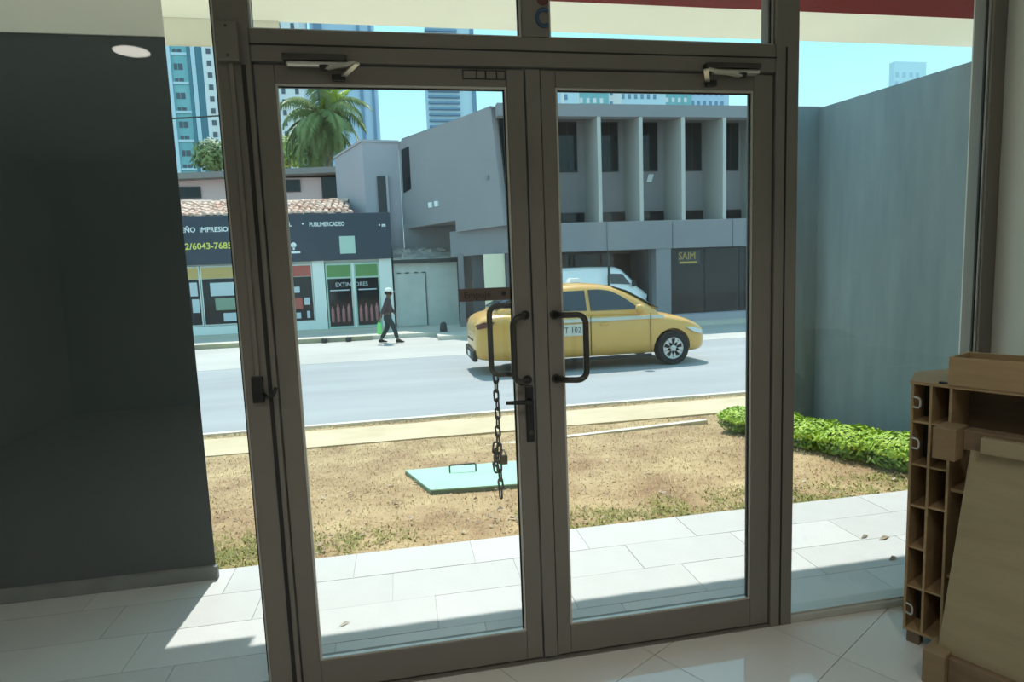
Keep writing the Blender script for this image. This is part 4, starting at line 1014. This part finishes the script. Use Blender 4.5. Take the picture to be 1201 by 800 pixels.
def tree(x, y, zc, r, n, label, seed, size=.16, m='leaf'):
    t = thing('leafy_tree', label, 'tree', (x, y, -.72), 'leafy trees behind the pink house')
    MB().tube([(x, y, -.72), (x+.1, y, zc*.5), (x, y, zc-r*.3)], [.18, .14, .06], seg=8).build('trunk', MT['trunk'], t, smooth=True)
    for q in range(4):
        a = q*1.57+.5; MB().tube([(x, y, zc-r*.7), (x+.6*r*math.cos(a), y+.6*r*math.sin(a), zc+.1)], [.07, .02], seg=6).build('branch', MT['trunk'], t)
    f = leaf_cloud(n, (x, y, zc), (r, r, r*.8), size, seed, .2).build('foliage', MT[m], t); f['kind'] = 'stuff'
tree(-6.93, 39, 9.32, 1.27, 1500, 'yellow-green bushy tree at the left foot of the palm', 1)
tree(-10.1, 35, 8.35, 1.15, 1300, 'dark bushy tree in front of the teal glass tower', 2, m='palm')
tree(-5.71, 43, 9.32, 1.07, 700, 'small green tree behind the trunk of the palm', 5, m='palm')

# =================================================================== CITY TOWERS
def tower(label, x0, x1, y, top, m, wins=None, slabs=None, piers=None, depth=16, name='tower'):
    t = thing(name, label, 'tower', ((x0+x1)/2, y, -.72))
    MB().box(x0, x1, y, y+depth, -.72, top).build('block', MT[m], t)
    if wins:
        mm, cols, wz, ph_, fh = wins; mb = MB(); z = 8
        while z < top-2:
            for cx, cw in cols:
                mb.box(cx-cw/2, cx+cw/2, y-.12, y+.1, z, z+wz)
            z += fh
        o = mb.build('windows', MT[mm], t); o['kind'] = 'stuff'
    if slabs:
        mm, fh, th, dp, sx0, sx1 = slabs; mb = MB(); z = 8
        while z < top:
            mb.box(sx0, sx1, y-dp, y+.05, z, z+th); z += fh
        o = mb.build('balcony_slabs', MT[mm], t); o['kind'] = 'stuff'
    for (a, b, mm) in (piers or []):
        MB().box(a, b, y-.5, y+.1, -.72, top).build('pier', MT[mm], t)
    return t
tower('teal glass tower with stepped blue panels beside the white tower', -47.5, -39.4, 150, 78, 'teal', wins=('towwin', [(-44.9, .9), (-45.9, .7)], 1.3, 0, 3.1), slabs=('towpale', 6.2, .5, .3, -47.4, -41), piers=[(-47.6, -46.7, 'towpale'), (-43.3, -42.6, 'tealdk'), (-42.5, -41.6, 'towpale'), (-41.5, -39.4, 'tealdk')])
tower('slim white tower with a dotted column of dark windows', -39.2, -34.6, 146, 78, 'towhite', wins=('towwin', [(-37.9, .9), (-36.3, .9)], 1.1, 0, 2.5))
tower('white tower with two rows of dark windows left of the palm', -26.5, -19.4, 152, 82, 'towhite', wins=('towwin', [(-23.9, .8), (-20.9, .8), (-25.6, .6)], 1.2, 0, 2.4))
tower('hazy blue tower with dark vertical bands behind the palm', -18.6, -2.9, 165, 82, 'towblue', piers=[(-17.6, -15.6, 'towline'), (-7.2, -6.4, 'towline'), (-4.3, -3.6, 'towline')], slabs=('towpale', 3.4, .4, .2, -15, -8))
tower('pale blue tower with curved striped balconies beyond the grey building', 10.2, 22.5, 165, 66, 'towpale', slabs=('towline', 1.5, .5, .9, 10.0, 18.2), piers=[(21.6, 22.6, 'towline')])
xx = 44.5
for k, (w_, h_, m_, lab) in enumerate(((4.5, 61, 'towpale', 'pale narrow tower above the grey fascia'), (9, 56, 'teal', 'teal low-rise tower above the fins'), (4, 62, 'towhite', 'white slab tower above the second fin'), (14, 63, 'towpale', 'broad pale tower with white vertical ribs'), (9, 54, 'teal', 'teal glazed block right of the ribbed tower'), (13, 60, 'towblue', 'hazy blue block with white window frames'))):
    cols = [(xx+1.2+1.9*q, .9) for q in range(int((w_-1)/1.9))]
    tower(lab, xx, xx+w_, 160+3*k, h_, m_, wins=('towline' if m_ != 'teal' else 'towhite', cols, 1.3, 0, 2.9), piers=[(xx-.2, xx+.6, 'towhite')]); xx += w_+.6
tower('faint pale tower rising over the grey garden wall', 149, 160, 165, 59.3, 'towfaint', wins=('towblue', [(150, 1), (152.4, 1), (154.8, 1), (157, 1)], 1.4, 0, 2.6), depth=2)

# utility wires with their poles out at the sides
def pole(x, y, label):
    p = thing('utility_pole', label, 'pole', (x, y, -.72))
    MB().tube([(x, y, -.72), (x, y, 9)], [.14, .10], seg=10).build('shaft', MT['kerb'], p, smooth=True)
    MB().box(x-.06, x+.06, y-.9, y+.9, 8.2, 8.34).build('cross_arm', MT['stem'], p)
pole(-24, 26.0, 'concrete utility pole far beyond the dark porch wall')
pole(-6.85, 27.1, 'concrete utility pole in front of the pink house')
def wire(a, b, sag, r, m, label):
    P = [Vector(a).lerp(Vector(b), k/20)+Vector((0, 0, -4*sag*(k/20)*(1-k/20))) for k in range(21)]
    tag(MB().tube(P, r, seg=6).build('utility_wire', MT[m]), label, 'wire')
wire((-24, 26.0, 8.62), (-6.85, 27.1, 8.62), .45, .035, 'wire', 'dark wire sagging across the teal tower')
wire((-1.0, 24.2, 6.42), (4.2, 21.5, 7.4), .10, .028, 'wirelight', 'upper pale wire over the grey flat roof')
wire((-1.2, 24.2, 6.42), (4.2, 21.8, 6.9), .10, .028, 'wirelight', 'lower pale wire over the grey flat roof')

# =================================================================== PEDESTRIAN
pn = thing('person', 'person in dark clothes and white cap walking past the shop with a green bag', 'person', (-.8, 16.0, -.506))
def skin(name, verts, edges, m, root, sub=2, parent=pn):
    me = bpy.data.meshes.new(name); o0_ = wloc(parent)
    me.from_pydata([tuple(Vector(v[:3])-o0_) for v in verts], edges, []); me.materials.append(MT[m])
    o = bpy.data.objects.new(name, me); COL.objects.link(o); o.parent = parent
    md = o.modifiers.new('skin', 'SKIN'); md.use_smooth_shade = True
    for i, v in enumerate(verts):
        sv = me.skin_vertices[0].data[i]; rr = v[3]; sv.radius = rr if isinstance(rr, tuple) else (rr, rr); sv.use_root = (i == root)
    s = o.modifiers.new('sub', 'SUBSURF'); s.levels = sub; s.render_levels = sub
    return o
V = []; E_ = []
def vtx(x, y, z, r, frm=None):
    V.append((x, y, z, r))
    if frm is not None: E_.append((frm, len(V)-1))
    return len(V)-1
pel = vtx(-.83, 16.0, .36, .085); ab = vtx(-.82, 16, .52, .075, pel); chs = vtx(-.795, 16, .70, .085, ab)
nk = vtx(-.775, 16, .83, .05, chs); hd = vtx(-.755, 16, .90, .075, nk); hd2 = vtx(-.75, 16, .985, .09, hd); vtx(-.755, 16, 1.04, .06, hd2)
vtx(-.655, 16, .935, .018, hd)
for s, (kx, kz, axx, az, txx, tz) in ((-1, (-.66, -.06, -.575, -.40, -.46, -.462)), (1, (-.86, -.08, -1.06, -.40, -.955, -.468))):
    h = vtx(-.83, 16+s*.09, .30, .085, pel); kn = vtx(kx, 16+s*.09, kz, .058, h); an_ = vtx(axx, 16+s*.09, az, .040, kn); vtx(txx, 16+s*.095, tz, .032, an_)
hands = []
for s, (ex, ez, wx, wz) in ((-1, (-.93, .49, -1.01, .29)), (1, (-.72, .47, -.60, .31))):
    sh_ = vtx(-.795, 16+s*.165, .735, .058, chs); el = vtx(ex, 16+s*.20, ez, .040, sh_); wr = vtx(wx, 16+s*.20, wz, .028, el)
    pa = vtx(wx+(.01 if s > 0 else -.03), 16+s*.20, wz-.06, .026, wr); hands.append((wx-.03, 16+s*.20, wz-.06))
    for q, (dy, l) in enumerate(((-.027, .060), (-.009, .068), (.009, .064), (.027, .052))):
        a1 = vtx(V[pa][0]-.005, V[pa][1]+dy, V[pa][2]-.035, .009, pa); vtx(V[a1][0]+.016, V[a1][1], V[a1][2]-l*.6, .008, a1)
    vtx(V[wr][0]+.03, V[wr][1], V[wr][2]-.055, .010, wr)
skin('body', V, E_, 'skin', pel)
V = []; E_ = []
a = vtx(-.83, 16, .28, (.14, .15)); b = vtx(-.82, 16, .52, (.14, .15), a); c = vtx(-.795, 16, .70, (.15, .16), b); vtx(-.78, 16, .795, .07, c)
for s, (ex, ez, wx, wz) in ((-1, (-.93, .49, -1.0, .34)), (1, (-.72, .47, -.62, .35))):
    q = vtx(-.795, 16+s*.175, .735, .072, c); q = vtx(ex, 16+s*.205, ez, .054, q); vtx(wx, 16+s*.20, wz, .045, q)
skin('shirt', V, E_, 'shirt', a)
V = []; E_ = []
a = vtx(-.83, 16, .36, (.12, .15))
for s, (kx, kz, axx, az) in ((-1, (-.66, -.06, -.585, -.37)), (1, (-.86, -.08, -1.045, -.37))):
    h = vtx(-.83, 16+s*.085, .27, .10, a); kn = vtx(kx, 16+s*.09, kz, .075, h); vtx(axx, 16+s*.09, az, .060, kn)
skin('trousers', V, E_, 'trousers', a)
for s, (x, z, t) in ((-1, (-.60, -.50, .0)), (1, (-1.09, -.49, .0))):
    MB().loft([[(x+px, 16+s*.09+py*w, z+pz*hh) for py, pz in ((-1, 0), (-1, .7), (-.5, 1), (.5, 1), (1, .7), (1, 0))] for px, w, hh in ((-.04, .035, .09), (.0, .045, .11), (.08, .048, .08), (.17, .045, .055), (.22, .028, .03))]).build('shoe', MT['shoe'], pn, smooth=True, fix=True, sub=1)
MB().lathe([(.104, .985), (.108, 1.02), (.090, 1.065), (.05, 1.088), (.01, 1.092)], c=(-.757, 16, 0), seg=20).build('cap', MT['hat'], pn, smooth=True, fix=True)
MB().plate([(-.68, 15.93, .985), (-.585, 15.955, .972), (-.575, 16.0, .972), (-.585, 16.045, .972), (-.68, 16.07, .985)], (0, 0, .012)).build('cap_peak', MT['hat'], pn, fix=True)
MB().lathe([(.098, .90), (.104, .94), (.104, .99)], c=(-.775, 16, 0), seg=16).build('hair', MT['hair'], pn, smooth=True, fix=True)
for s in (-1, 1): MB().lathe([(.004, -.012), (.012, 0), (.004, .012)], c=(-.668, 16+s*.035, .965), seg=8).build('eye', MT['white'], pn, fix=True)
MB().box(-.672, -.662, 15.97, 16.03, .895, .902).build('mouth', MT['redst'], pn)
bg_ = thing('carrier_bag', 'bright green carrier bag held by the walking person', 'bag', (-1.05, 15.8, -.25))
hx, hy, hz = hands[0]
MB().loft([[(hx-.03+dx*w, hy+dy*t_, hz+z) for dx, dy in ((-1, -1), (1, -1), (1.05, 0), (1, 1), (-1, 1), (-1.05, 0))] for z, w, t_ in ((-.46, .045, .03), (-.43, .075, .05), (-.25, .07, .045), (-.10, .045, .03))]).build('bag_body', MT['bag'], bg_, smooth=True, fix=True, sub=1)
for s in (-1, 1): MB().tube([(hx-.03+s*.05, hy, hz-.13), (hx-.01, hy, hz-.035), (hx+.005, hy+.012*s, hz-.03)], .007, seg=5).build('bag_strap', MT['bag'], bg_)
